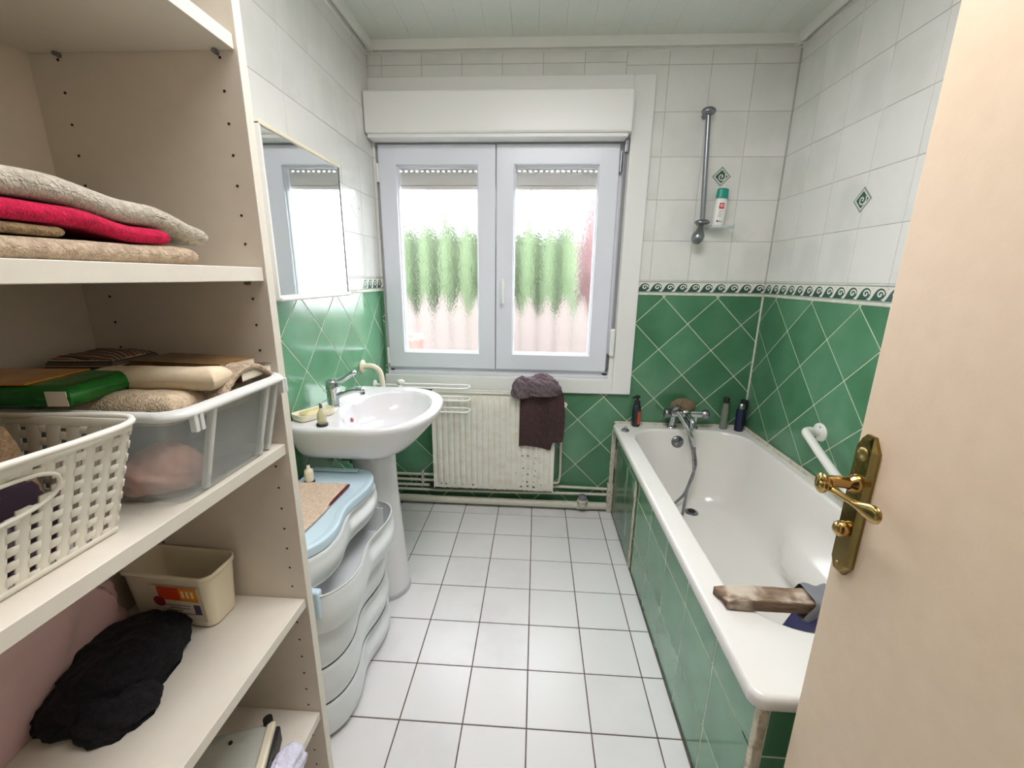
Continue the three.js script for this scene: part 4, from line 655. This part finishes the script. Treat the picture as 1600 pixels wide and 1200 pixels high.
// towels on the upper shelf
{
  const y = SH[1][1];
  const fold = (name, label, cat, w, hgt, d, at, mat, n, fn, rest) => { const t = new Thing(name, label, cat, [at[0], at[1], at[2]]); const g = pad(w, hgt, d, n, 0.55, 0.0013, 34, at[2] * 9); if (fn) deform(g, fn); g.translate(...at); t.put('cloth', boxUV(g), mat); return t; };
  const up = (z0, steps) => (v) => { for (const [h, a, b] of steps) v.y += h * sstep(a, b, v.z + z0); };
  fold('towel', 'thick beige towel lowest of the pile on the upper shelf', 'towel', 0.25, 0.025, 0.7, [-1.87, y + 0.0005, 2.04], M.towelBeige, 60, (v) => { v.y *= 1 + 0.05 * Math.sin(v.z * 14); });
  fold('towel', 'thin tan towel squeezed between the beige towel and the pink blanket', 'towel', 0.24, 0.012, 0.5, [-1.872, y + 0.0265, 2.125], M.towelTan, 44);
  fold('blanket', 'bright pink folded blanket in the pile on the upper shelf', 'blanket', 0.245, 0.021, 0.65, [-1.87, y + 0.0275, 2.06], M.pinkCloth, 60, up(2.06, [[0.013, 1.78, 1.86]]));
  fold('towel', 'fluffy grey towel on top of the pink blanket', 'towel', 0.255, 0.03, 0.72, [-1.875, y + 0.03, 2.02], M.towelGrey, 64, up(2.02, [[0.022, 1.66, 1.76], [0.013, 1.79, 1.88]]));
}
// lidless clear box on the top shelf
{
  const t = new Thing('storage_box', 'clear plastic box standing on the highest visible shelf', 'box', [-1.86, SH[0][1], 1.82]), y = SH[0][1];
  const L = (a, r, yy) => rrect(-2.03 + a, -1.712 - a, 1.64 + a, 2.1 - a, r, yy, 5, 4);
  t.put('body', loft([L(0.02, 0.02, y + 0.001), L(0.014, 0.025, y + 0.004), L(0, 0.028, y + 0.19), L(-0.006, 0.03, y + 0.19), L(-0.006, 0.03, y + 0.2), L(0.002, 0.028, y + 0.2), L(0.016, 0.025, y + 0.007)], true, true), M.clearPlastic);
}
// clear storage bin on the third shelf, full of folded linen
{
  const y = SH[2][1], t = new Thing('storage_bin', 'open clear plastic bin with ribs full of linen on the middle shelf', 'bin', [-1.86, y, 1.73]);
  const rot = (l) => l.map(([a, b, c]) => { const dz = c - 1.735, k = 0.0; return [a - dz * k, b, c]; });
  const L = (a, r, yy) => rot(rrect(-2.03 + a, -1.676 - a * 1.4, 1.612 + a, 1.862 - a, r, yy, 6, 6));
  t.put('body', loft([L(0.03, 0.02, y + 0.0015), L(0.024, 0.026, y + 0.005), L(0.006, 0.03, y + 0.132), L(0.002, 0.03, y + 0.134), L(0.001, 0.03, y + 0.146), L(0.006, 0.03, y + 0.1475), L(0.012, 0.028, y + 0.14), L(0.03, 0.022, y + 0.008)], true, true), M.clearPlastic);
  t.put('rim', loft([L(0.004, 0.03, y + 0.137), L(-0.004, 0.034, y + 0.137), L(-0.006, 0.034, y + 0.142), L(-0.002, 0.034, y + 0.149), L(0.006, 0.03, y + 0.149)]), M.rimPlastic);
  for (const z of [1.788, 1.66, 1.634]) t.put('rib', loft([[0, 0.0], [1, 1]].map(([k]) => rrect(mix(-1.722, -1.688, k), mix(-1.711, -1.677, k), z - 0.005, z + 0.005, 0.003, y + mix(0.004, 0.137, k), 3, 2)), true, true), M.rimPlastic);
  for (const z of [1.835, 1.825, 1.63, 1.622]) t.put('clip', bx(-1.678, -1.669, y + 0.115, y + 0.142, z - 0.0035, z + 0.0035, 0.001), M.rimPlastic);
  const lin = (name, label, at, w, h, d, mat, rx = 0, ry = 0, sd = 0, e = 0.6) => { const o = new Thing(name, label, 'linen', at); const g = pad(w, h, d, 44, e, 0.003, 40, sd); if (rx) g.rotateX(rx); if (ry) g.rotateY(ry); g.translate(...at); o.put('cloth', boxUV(g), mat); return o; };
  lin('folded_sheet', 'pale linen folded over the bin edge by the side panel', [-1.825, y + 0.1, 1.735], 0.2, 0.05, 0.2, M.linen, -0.12, 0.1, 3);
  lin('folded_sheet', 'dark linen at the bottom of the clear bin', [-1.9, y + 0.012, 1.735], 0.14, 0.085, 0.2, M.greyLinen, 0, 0, 6);
  const o = new Thing('pink_cloth', 'crumpled salmon cloth showing through the front of the clear bin', 'cloth', [-1.8, y + 0.01, 1.772]); const g = blob(0.05, 0.042, 0.05, 36, 0.12, 3, 5); g.translate(-1.782, y + 0.01, 1.785); o.put('cloth', boxUV(g), M.salmon);
  const p = new Thing('linen_packet', 'green and yellow packet lying across the clear bin', 'packet', [-1.93, y + 0.152, 1.82]);
  const PA = new THREE.Matrix4().makeRotationY(0.12).setPosition(-1.925, y + 0.152, 1.822), pg = pad(0.225, 0.032, 0.12, 40, 0.7, 0.002, 20, 4); pg.applyMatrix4(PA);
  p.put('wrapper', boxUV(pg), M.packetGreen);
  p.put('window_film', bx(-0.105, 0.05, 0.031, 0.0342, -0.045, 0.05, 0.0012).applyMatrix4(PA), M.packetYellow);
  p.put('price_label', bx(0.082, 0.108, 0.006, 0.026, 0.0592, 0.0605, 0.0005).applyMatrix4(PA), M.paper);
  const cr = new Thing('rolled_cloth', 'cream cloth rolled up beside the green packet', 'cloth', [-1.785, y + 0.15, 1.752]); const cg = pad(0.19, 0.036, 0.05, 40, 0.55, 0.0018, 30, 9); cg.rotateY(0.1); cg.translate(-1.79, y + 0.15, 1.75); cr.put('cloth', boxUV(cg), M.creamCloth);
  const fl = new Thing('towel_fold', 'tan towel looping up over the bin rim by the side panel', 'towel', [-1.712, y + 0.13, 1.67]); const fg = pad(0.05, 0.014, 0.14, 30, 0.6, 0.002, 40, 5); deform(fg, (v) => { v.y += 0.045 * (1 - Math.pow(v.z / 0.075, 2)); }); fg.translate(-1.716, y + 0.122, 1.682); fl.put('cloth', boxUV(fg), M.towelBeige);
  const mag = (label, x0, x1, z0, z1, y0, th, m, ry) => { const t2 = new Thing('magazine', label, 'magazine', [(x0 + x1) / 2, y0, (z0 + z1) / 2]); const R2 = new THREE.Matrix4().makeRotationY(ry).setPosition((x0 + x1) / 2, y0, (z0 + z1) / 2), w = (x1 - x0) / 2, d = (z1 - z0) / 2; t2.put('pages', bx(-w, w - 0.002, 0.001, th - 0.001, -d, d - 0.002, 0.001).applyMatrix4(R2), M.paper); t2.put('cover', merged(bx(-w - 0.001, w, th - 0.001, th + 0.001, -d, d, 0.0006), bx(-w - 0.001, w, 0, 0.0015, -d, d, 0.0006)).applyMatrix4(R2), m); t2.put('spine', bx(-w, w, 0, th + 0.001, d - 0.002, d, 0.0006).applyMatrix4(R2), m); };
  mag('thick brown magazine at the bottom of the small pile by the side panel', -1.9, -1.695, 1.622, 1.712, y + 0.152, 0.016, M.brownGloss, 0.06);
  mag('glossy tan magazine topmost of the small pile by the side panel', -1.89, -1.72, 1.625, 1.705, y + 0.1695, 0.013, M.tanGloss, -0.08);
  lin('striped_cloth', 'brown striped cloth folded beside the magazines at the back of the bin', [-1.962, y + 0.152, 1.672], 0.11, 0.042, 0.1, M.striped, 0, 0.1, 12);
}
// woven plastic basket with a cloth
{
  const y = SH[2][1], t = new Thing('plastic_basket', 'white woven plastic basket with an oval hand hole on the middle shelf', 'basket', [-1.87, y, 2.02]);
  const X1 = -1.745, X1t = -1.702, Z0 = 1.905, Z0t = 1.893, H = 0.152, Zend = 2.235, Zet = 2.25, XB = -2.0, XBt = -2.035;
  const at = (x, u, v, f) => f === 'front' ? [mix(X1, X1t, v) + x, y + v * H, mix(mix(Z0, Z0t, v), mix(Zend, Zet, v), u)] : f === 'near' ? [mix(mix(XB, XBt, v), mix(X1, X1t, v), u), y + v * H, mix(Zend, Zet, v) + x] : f === 'back' ? [mix(XB, XBt, v) - x, y + v * H, mix(mix(Z0, Z0t, v), mix(Zend, Zet, v), u)] : [mix(mix(XB, XBt, v), mix(X1, X1t, v), u), y + v * H, mix(Z0, Z0t, v) - x];
  const cellwall = (f, nu, nv, holeFn) => {             // upright straps, and cross pieces that leave staggered slots
    const gs = [], quad = (u0, u1, v0, v1, d) => { const c = [[u0, v0], [u1, v0], [u1, v1], [u0, v1]]; const a = c.map(([u, v]) => at(d, u, v, f)), b = c.map(([u, v]) => at(d - 0.003, u, v, f)); gs.push(loft([a, b], true, true)); };
    const cut = (u0, u1, v0, v1, d) => { if (!holeFn) return quad(u0, u1, v0, v1, d); let s = v0; for (let q = 0; q <= 24; q++) { const v = mix(v0, v1, q / 24); if (holeFn((u0 + u1) / 2, v) === 2 || q === 24) { if (v > s + 0.006) quad(u0, u1, s, v, d); s = v + (v1 - v0) / 24; } } };
    for (let i = 0; i < nu; i++) {
      cut(i / nu, (i + 0.62) / nu, 0.03, 0.93, 0);
      for (let j = -1; j <= nv; j++) { const v = 0.03 + (j + (i % 2) * 0.5) / nv * 0.9, a = Math.max(0.03, v), b = Math.min(0.93, v + 0.56 / nv * 0.9); if (b > a + 0.004) cut((i + 0.5) / nu, (i + 1.06) / nu, a, b, 0.0004); }
    }
    quad(0, 1, 0.91, 1, 0.002); quad(0, 1, 0.01, 0.06, 0.001);
    return merged(gs);
  };
  const hole = (u, v) => { const a = (u - 0.43) / 0.2, b = (v - 0.72) / 0.13; const e = Math.pow(Math.abs(a), 3) + Math.pow(Math.abs(b), 2.4); return e < 1 ? 2 : 0; };
  t.put('front_wall', cellwall('front', 17, 8, hole), M.basket); t.put('back_wall', cellwall('back', 17, 8), M.basket);
  t.put('end_wall', cellwall('far', 12, 8), M.basket); t.put('end_wall', cellwall('near', 12, 8), M.basket);
  const ring = []; for (let k = 0; k < 40; k++) { const a = k / 40 * Math.PI * 2, c = Math.cos(a), s = Math.sin(a); ring.push(at(0.0015, 0.43 + 0.205 * Math.sign(c) * Math.pow(Math.abs(c), 0.6), 0.72 + 0.14 * Math.sign(s) * Math.pow(Math.abs(s), 0.8), 'front')); }
  t.put('hand_hole_rim', tube(ring, 0.0022, 8, 120, true), M.basket);
  t.put('rim', tube([at(0, 0, 1, 'front'), at(0, 0.5, 1, 'front'), at(0, 1, 1, 'front'), at(0, 0.5, 1, 'near'), at(0, 1, 1, 'back'), at(0, 0.5, 1, 'back'), at(0, 0, 1, 'back'), at(0, 0.5, 1, 'far')], 0.004, 8, 160, true, 0.02), M.basket);
  t.put('bottom', bx(XB, X1, y + 0.0015, y + 0.005, Z0, Zend, 0.001), M.basket);
  const c = new Thing('brown_linen', 'rumpled tan linen spilling over the basket', 'linen', [-1.87, y + 0.01, 2.06]);
  const g = blob(0.045, 0.125, 0.05, 60, 0.15, 2.4, 4); g.translate(-1.838, y + 0.012, 1.968); c.put('cloth', boxUV(g), M.brownLinen);
  const d = new Thing('dark_garment', 'dark garment seen through the hand hole of the basket', 'garment', [-1.8, y + 0.01, 2.05]);
  const h = blob(0.013, 0.082, 0.075, 44, 0.08, 3, 8); h.translate(-1.768, y + 0.008, 2.02); d.put('cloth', boxUV(h), M.plumCloth);
}
// fourth shelf: plastic tub, pink bag, black garment
{
  const y = SH[3][1], t = new Thing('plastic_tub', 'cream plastic tub with an orange label on the lower shelf', 'tub', [-1.95, y, 1.63]);
  const rot = (l) => l.map(([a, b, c]) => [a, b, c + 0.012 + (a + 1.845) * 0.06]);
  const L = (a, r, yy) => rot(rrect(-2.022 + a, -1.828 - a, 1.604 + a * 0.4, 1.69 - a, r, yy, 6, 4));
  t.put('body', loft([L(0.012, 0.018, y + 0.001), L(0.009, 0.02, y + 0.004), L(0.001, 0.02, y + 0.116), L(-0.003, 0.022, y + 0.117), L(-0.003, 0.022, y + 0.125), L(0.001, 0.02, y + 0.125), L(0.004, 0.018, y + 0.116), L(0.014, 0.016, y + 0.006)], true, true), M.creamTub);
  const g = new THREE.PlaneGeometry(0.11, 0.084, 6, 1); g.translate(0, 0, 0.0006); g.rotateX(0.09); g.rotateY(-0.06); g.translate(-1.902, y + 0.06, 1.6955); t.put('label', g, M.tubLabel);
  const b = new Thing('black_garment', 'crumpled black garment lying on the lower shelf', 'garment', [-1.93, y, 1.8]);
  const bg = blob(0.078, 0.05, 0.1, 60, 0.13, 2.6, 6); deform(bg, (v) => { v.x += -0.45 * v.z * sstep(-0.1, 0.1, -v.z) * 0.6; if (v.z > 0.02) v.x -= 0.3 * (v.z - 0.02); }); bg.rotateY(0.45); bg.translate(-1.925, y, 1.796); b.put('cloth', boxUV(bg), M.blackCloth);
  const b2 = blob(0.05, 0.03, 0.05, 40, 0.16, 2.8, 11); b2.translate(-1.868, y, 1.862); b.put('sleeve', boxUV(b2), M.blackCloth); const b3 = blob(0.075, 0.03, 0.045, 44, 0.12, 2.6, 15); b3.rotateY(0.1); b3.translate(-1.935, y, 1.866); b.put('sleeve', boxUV(b3), M.blackCloth);
  const p = new Thing('pink_bag', 'pink translucent plastic bag slumped behind the black garment', 'bag', [-2.0, y, 1.95]);
  const pg = blob(0.04, 0.145, 0.225, 90, 0.12, 3.0, 2); deform(pg, (v) => { v.y *= 1 + 0.35 * sstep(0.05, -0.2, v.z) ; v.x -= 0.02 * sstep(0, -0.2, v.z); }); pg.translate(-1.998, y + 0.001, 1.955); p.put('film', boxUV(pg), M.pinkFilm);
  const pi = blob(0.03, 0.06, 0.1, 40, 0.1, 2, 3); pi.translate(-1.985, y + 0.012, 2.0); p.put('contents', boxUV(pi), M.salmon);
}
// fifth shelf: grey metal case with rubber feet, white cloth
{
  const y = SH[4][1], t = new Thing('metal_case', 'pale grey metal case with dark rubber dots on the lowest visible shelf', 'case', [-1.88, y, 1.82]);
  const A = new THREE.Matrix4().makeRotationY(0.33).setPosition(-1.765, y, 1.668), box = (...a) => bx(...a).applyMatrix4(A);
  t.put('body', box(-0.235, 0, 0.001, 0.058, 0.0, 0.42, 0.012, 4), M.caseGrey);
  t.put('front_lip', box(-0.012, 0.006, 0.044, 0.064, 0.004, 0.4, 0.006, 4), M.creamPlastic);
  t.put('slot_strip', box(0.002, 0.014, 0.008, 0.05, 0.008, 0.36, 0.004), M.dark);
  const dot = (x, z, r, m = M.dark) => t.put('rubber_dot', lathe([[0.001, 0.004], [r * 0.8, 0.004], [r, 0.001], [r, 0]], [x, 0.058, z], 16).applyMatrix4(A), m);
  dot(-0.075, 0.03, 0.004); dot(-0.115, 0.075, 0.004); dot(-0.13, 0.1, 0.0045, M.rust); dot(-0.095, 0.135, 0.006, M.greyRubber); dot(-0.12, 0.2, 0.004);
  t.put('foot', rod([-0.008, 0.03, 0.006], [-0.011, 0.07, 0.002], 0.0095, 16).applyMatrix4(A), M.black);
  const c = new Thing('white_cloth', 'white crumpled cloth hanging over the edge of the lowest shelf', 'cloth', [-1.7, y, 1.72]);
  const g = blob(0.022, 0.03, 0.05, 36, 0.2, 2.8, 3, false); g.rotateZ(0.4); g.translate(-1.698, y + 0.02, 1.745); c.put('cloth', boxUV(g), M.whiteCloth);
}
// ---------- drawer tower between shelves and washbasin ----------
{
  const t = new Thing('drawer_tower', 'translucent plastic drawer tower with a pale blue wavy top', 'drawers', [-1.9, 0, 1.18]);
  const W = [[0.925, -1.86], [0.938, -1.823], [0.965, -1.797], [1.01, -1.782], [1.06, -1.779], [1.11, -1.785], [1.15, -1.793], [1.19, -1.796], [1.23, -1.79], [1.275, -1.779], [1.32, -1.776], [1.365, -1.784], [1.4, -1.803], [1.425, -1.83], [1.437, -1.87]];
  const curve = new THREE.CatmullRomCurve3(W.map(([z, x]) => V(x, 0, z)));
  const front = curve.getSpacedPoints(56).map((p) => [p.x, p.z]);
  const outl = (y, dx = 0, sc = 1, k = 1) => { const o = front.map(([x, z]) => [-1.9 + (mix(-1.8, x, k) + 1.9) * sc + dx, y, 1.181 + (z - 1.181) * sc]); const b = []; const e = o[o.length - 1], s = o[0]; for (let i = 1; i <= 6; i++) b.push([mix(e[0], -2.045, i / 6), y, e[2]]); for (let i = 1; i < 8; i++) b.push([-2.045, y, mix(e[2], s[2], i / 8)]); for (let i = 0; i < 6; i++) b.push([mix(-2.045, s[0], i / 6), y, s[2]]); return [...o, ...b]; };
  t.put('top', loft([outl(0.632), outl(0.634, 0.003), outl(0.656, 0.003), outl(0.661, 0.0), outl(0.662, -0.006), outl(0.659, -0.02, 0.985), outl(0.657, -0.024, 0.98)], true, true), M.paleBlue);
  t.put('back_ledge', bx(-2.044, -1.86, 0.658, 0.668, 0.93, 0.95, 0.004), M.paleBlue);
  const fr = (y0, y1, dx, bulge, h0, m) => {              // a curved drawer front with a scooped grip
    const rows = 10, nF = front.length, pos = [], idx = [], thick = 0.004;
    for (let s = 0; s < 2; s++) for (let j = 0; j <= rows; j++) for (let i = 0; i < nF; i++) {
      const v = j / rows, u = i / (nF - 1), [x, z] = front[i], b = bulge * Math.sin(Math.PI * v) + 0.004 * (v > 0.85 ? 1 : 0), grip = h0 * sstep(0.16, 0.26, u) * (1 - sstep(0.42, 0.54, u)) * sstep(0.42, 0.62, v) * (1 - sstep(0.82, 0.95, v)) * 0.022;
      pos.push(x + dx + b - grip - s * thick, mix(y0, y1, v), z);
    }
    const n = (rows + 1) * nF; for (let s = 0; s < 2; s++) for (let j = 0; j < rows; j++) for (let i = 0; i < nF - 1; i++) { const a = s * n + j * nF + i, c = a + nF; idx.push(a, a + 1, c, a + 1, c + 1, c); }
    for (let i = 0; i < nF - 1; i++) for (const j of [0, rows]) { const a = j * nF + i; idx.push(a, a + 1, a + n, a + 1, a + 1 + n, a + n); }
    const g = new THREE.BufferGeometry(); g.setAttribute('position', new THREE.Float32BufferAttribute(pos, 3)); g.setIndex(idx); g.computeVertexNormals(); return boxUV(g);
  };
  const drawer = (y0, y1, dx, open) => {
    const d = t.put('drawer', merged(fr(y0, y1, dx, 0.012, 1), bx(-2.03 + dx, -1.83 + dx, y0 + 0.008, y0 + 0.011, 0.955, 1.405, 0), bx(-2.03 + dx, -1.83 + dx, y0 + 0.008, y1 - 0.012, 0.952, 0.955, 0), bx(-2.03 + dx, -1.83 + dx, y0 + 0.008, y1 - 0.012, 1.405, 1.408, 0)), M.towerPlastic);
    if (open) { const lip = front.slice(2, -2).map(([x, z]) => [x + dx + 0.003, y1, z]); t.put('drawer_lip', tube(lip, 0.003, 6, 60), M.rimPlastic, d); }
  };
  drawer(0.538, 0.63, 0.0, false); drawer(0.408, 0.53, 0.058, true); drawer(0.272, 0.402, 0.02, false); drawer(0.142, 0.266, 0.02, false); drawer(0.02, 0.136, 0.02, false);
  const shelf = (y) => t.put('frame_shelf', loft([outl(y), outl(y + 0.005)], true, true), M.towerPlastic); [0.533, 0.404, 0.268, 0.138, 0.012].forEach(shelf);
  for (const [z, n] of [[0.94, 0], [1.422, 1]]) t.put('side_frame', bx(-2.045, -1.825, 0.012, 0.633, z - 0.005, z + 0.005, 0.003), M.towerPlastic);
  t.put('runner_cap', bx(-1.845, -1.772, 0.462, 0.548, 1.413, 1.436, 0.006, 3), M.paleBlue);
  for (const z of [0.975, 1.39]) for (const x of [-2.02, -1.84]) t.put('foot', lathe([[0.001, 0], [0.013, 0], [0.015, 0.012], [0.001, 0.013]], [x, 0, z], 12), M.dark);
  const c = new Thing('hand_towel', 'peach terry hand towel with a dark red hem on the blue drawer top', 'towel', [-1.92, 0.662, 1.26]);
  const P = [[-2.02, 1.02], [-1.852, 1.03], [-1.822, 1.06], [-1.835, 1.2], [-1.86, 1.36], [-2.02, 1.4]];
  const g = pad(0.2, 0.014, 0.36, 40, 0.6, 0.0015, 50, 3); deform(g, (v) => { v.x -= 0.0 + (v.z > 0 ? 0.12 * v.z : 0); }); g.rotateY(0.05); g.translate(-1.944, 0.659, 1.235); c.put('cloth', boxUV(g), M.terryPeach);
  c.put('hem', boxUV(tube([[-1.842, 0.669, 1.064], [-1.846, 0.668, 1.12], [-1.852, 0.667, 1.23], [-1.862, 0.666, 1.3], [-1.874, 0.666, 1.385]], 0.0042, 8, 60)), M.maroon);
  const b = new Thing('lotion_bottle', 'small cream bottle with a dark foot at the back of the drawer top', 'bottle', [-2.0, 0.662, 1.0]);
  b.put('base', lathe([[0.001, 0], [0.017, 0], [0.018, 0.003], [0.017, 0.009], [0.001, 0.01]], [-1.995, 0.66, 1.04], 20), M.dark);
  b.put('body', lathe([[0.015, 0.009], [0.016, 0.04], [0.014, 0.05], [0.006, 0.055], [0.006, 0.066], [0.001, 0.067]], [-1.995, 0.66, 1.04], 20), M.creamPlastic);
}
// ---------- open door with its brass furniture ----------
{
  const A = new THREE.Matrix4().makeRotationY(-0.04).setPosition(-0.689, 0, 1.7), t = new Thing('door_1', null, null, [-0.66, 0, 2.43], null, 'structure');
  const put = (n, g, m, p) => t.put(n, g.applyMatrix4(A), m, p);      // local: x = 0 the near face, z away from the free edge
  put('leaf', bx(0, 0.04, 0.008, 2.03, 0, 0.73, 0.004, 3), M.door);
  for (const y of [0.25, 1.05, 1.8]) put('hinge', rod([0.046, y - 0.04, 0.73], [0.046, y + 0.04, 0.73], 0.007), M.brass);
  // back plate with chamfered ends and sides
  const zc = 0.03, hw = 0.0215, y0 = 0.912, y1 = 1.152, oct = (k, x) => [[x, y0 + k, zc - hw + 0.014], [x, y0 + k, zc + hw - 0.014], [x, y0 + 0.022, zc + hw - k], [x, y1 - 0.022, zc + hw - k], [x, y1 - k, zc + hw - 0.014], [x, y1 - k, zc - hw + 0.014], [x, y1 - 0.022, zc - hw + k], [x, y0 + 0.022, zc - hw + k]];
  const flat = (g) => { const o = g.toNonIndexed(); o.computeVertexNormals(); return boxUV(o); };
  const pl = put('handle_plate', flat(loft([oct(0, 0), oct(0, -0.005), oct(0.006, -0.011)], false, true)), M.brassPlate);
  put('plate_screw', sph(0.0035, [-0.011, 0.93, zc], 0.5, 1, 1), M.brass, pl);
  put('plate_rosette', aimed(lathe([[0.001, 0.001], [0.006, 0.0012], [0.009, 0.0022], [0.011, 0]]), [-0.011, 1.122, zc], [-1, 0, 0]), M.brassPlate, pl);
  put('thumb_turn', aimed(lathe([[0.001, 0.016], [0.007, 0.0155], [0.0115, 0.012], [0.0135, 0.006], [0.0125, 0]]), [-0.011, 0.992, zc], [-1, 0, 0]), M.brass, pl);
  const neck = [[-0.01, 1.072, zc], [-0.024, 1.073, zc], [-0.04, 1.074, zc], [-0.052, 1.073, zc - 0.001], [-0.058, 1.07, zc + 0.006]];
  const lev = put('lever', merged(tube(neck, 0.0095, 14, 40), aimed(lathe([[0.015, 0], [0.0145, 0.006], [0.01, 0.012]]), [-0.011, 1.072, zc], [-1, 0, 0]), sph(0.0125, [-0.06, 1.07, zc - 0.001], 0.55, 1.35, 1.15)), M.brass);
  put('lever_grip', (() => { const o = []; for (let k = 0; k <= 24; k++) { const u = k / 24, z = zc - 0.002 + u * 0.1, x = -0.056 + 0.016 * Math.sin(u * 1.9), y = 1.068 - 0.004 * Math.sin(u * 3.1), h = mix(0.005, 0.0135, sstep(0.45, 0.85, u)) * (u > 0.84 ? Math.sqrt(Math.max(0.02, 1 - Math.pow((u - 0.84) / 0.16, 2))) : 1), w = mix(0.006, 0.0042, u) * (u > 0.9 ? Math.sqrt(Math.max(0.02, 1 - Math.pow((u - 0.9) / 0.1, 2))) : 1); const l = []; for (let i = 0; i < 14; i++) { const a = i / 14 * Math.PI * 2; l.push([x + w * Math.cos(a), y + h * Math.sin(a), z]); } o.push(l); } return loft(o, true, true); })(), M.brass, lev);
}
scene.traverse((o) => { if (o.isMesh) { o.castShadow = true; o.receiveShadow = true; } });
renderer.render(scene, camera);
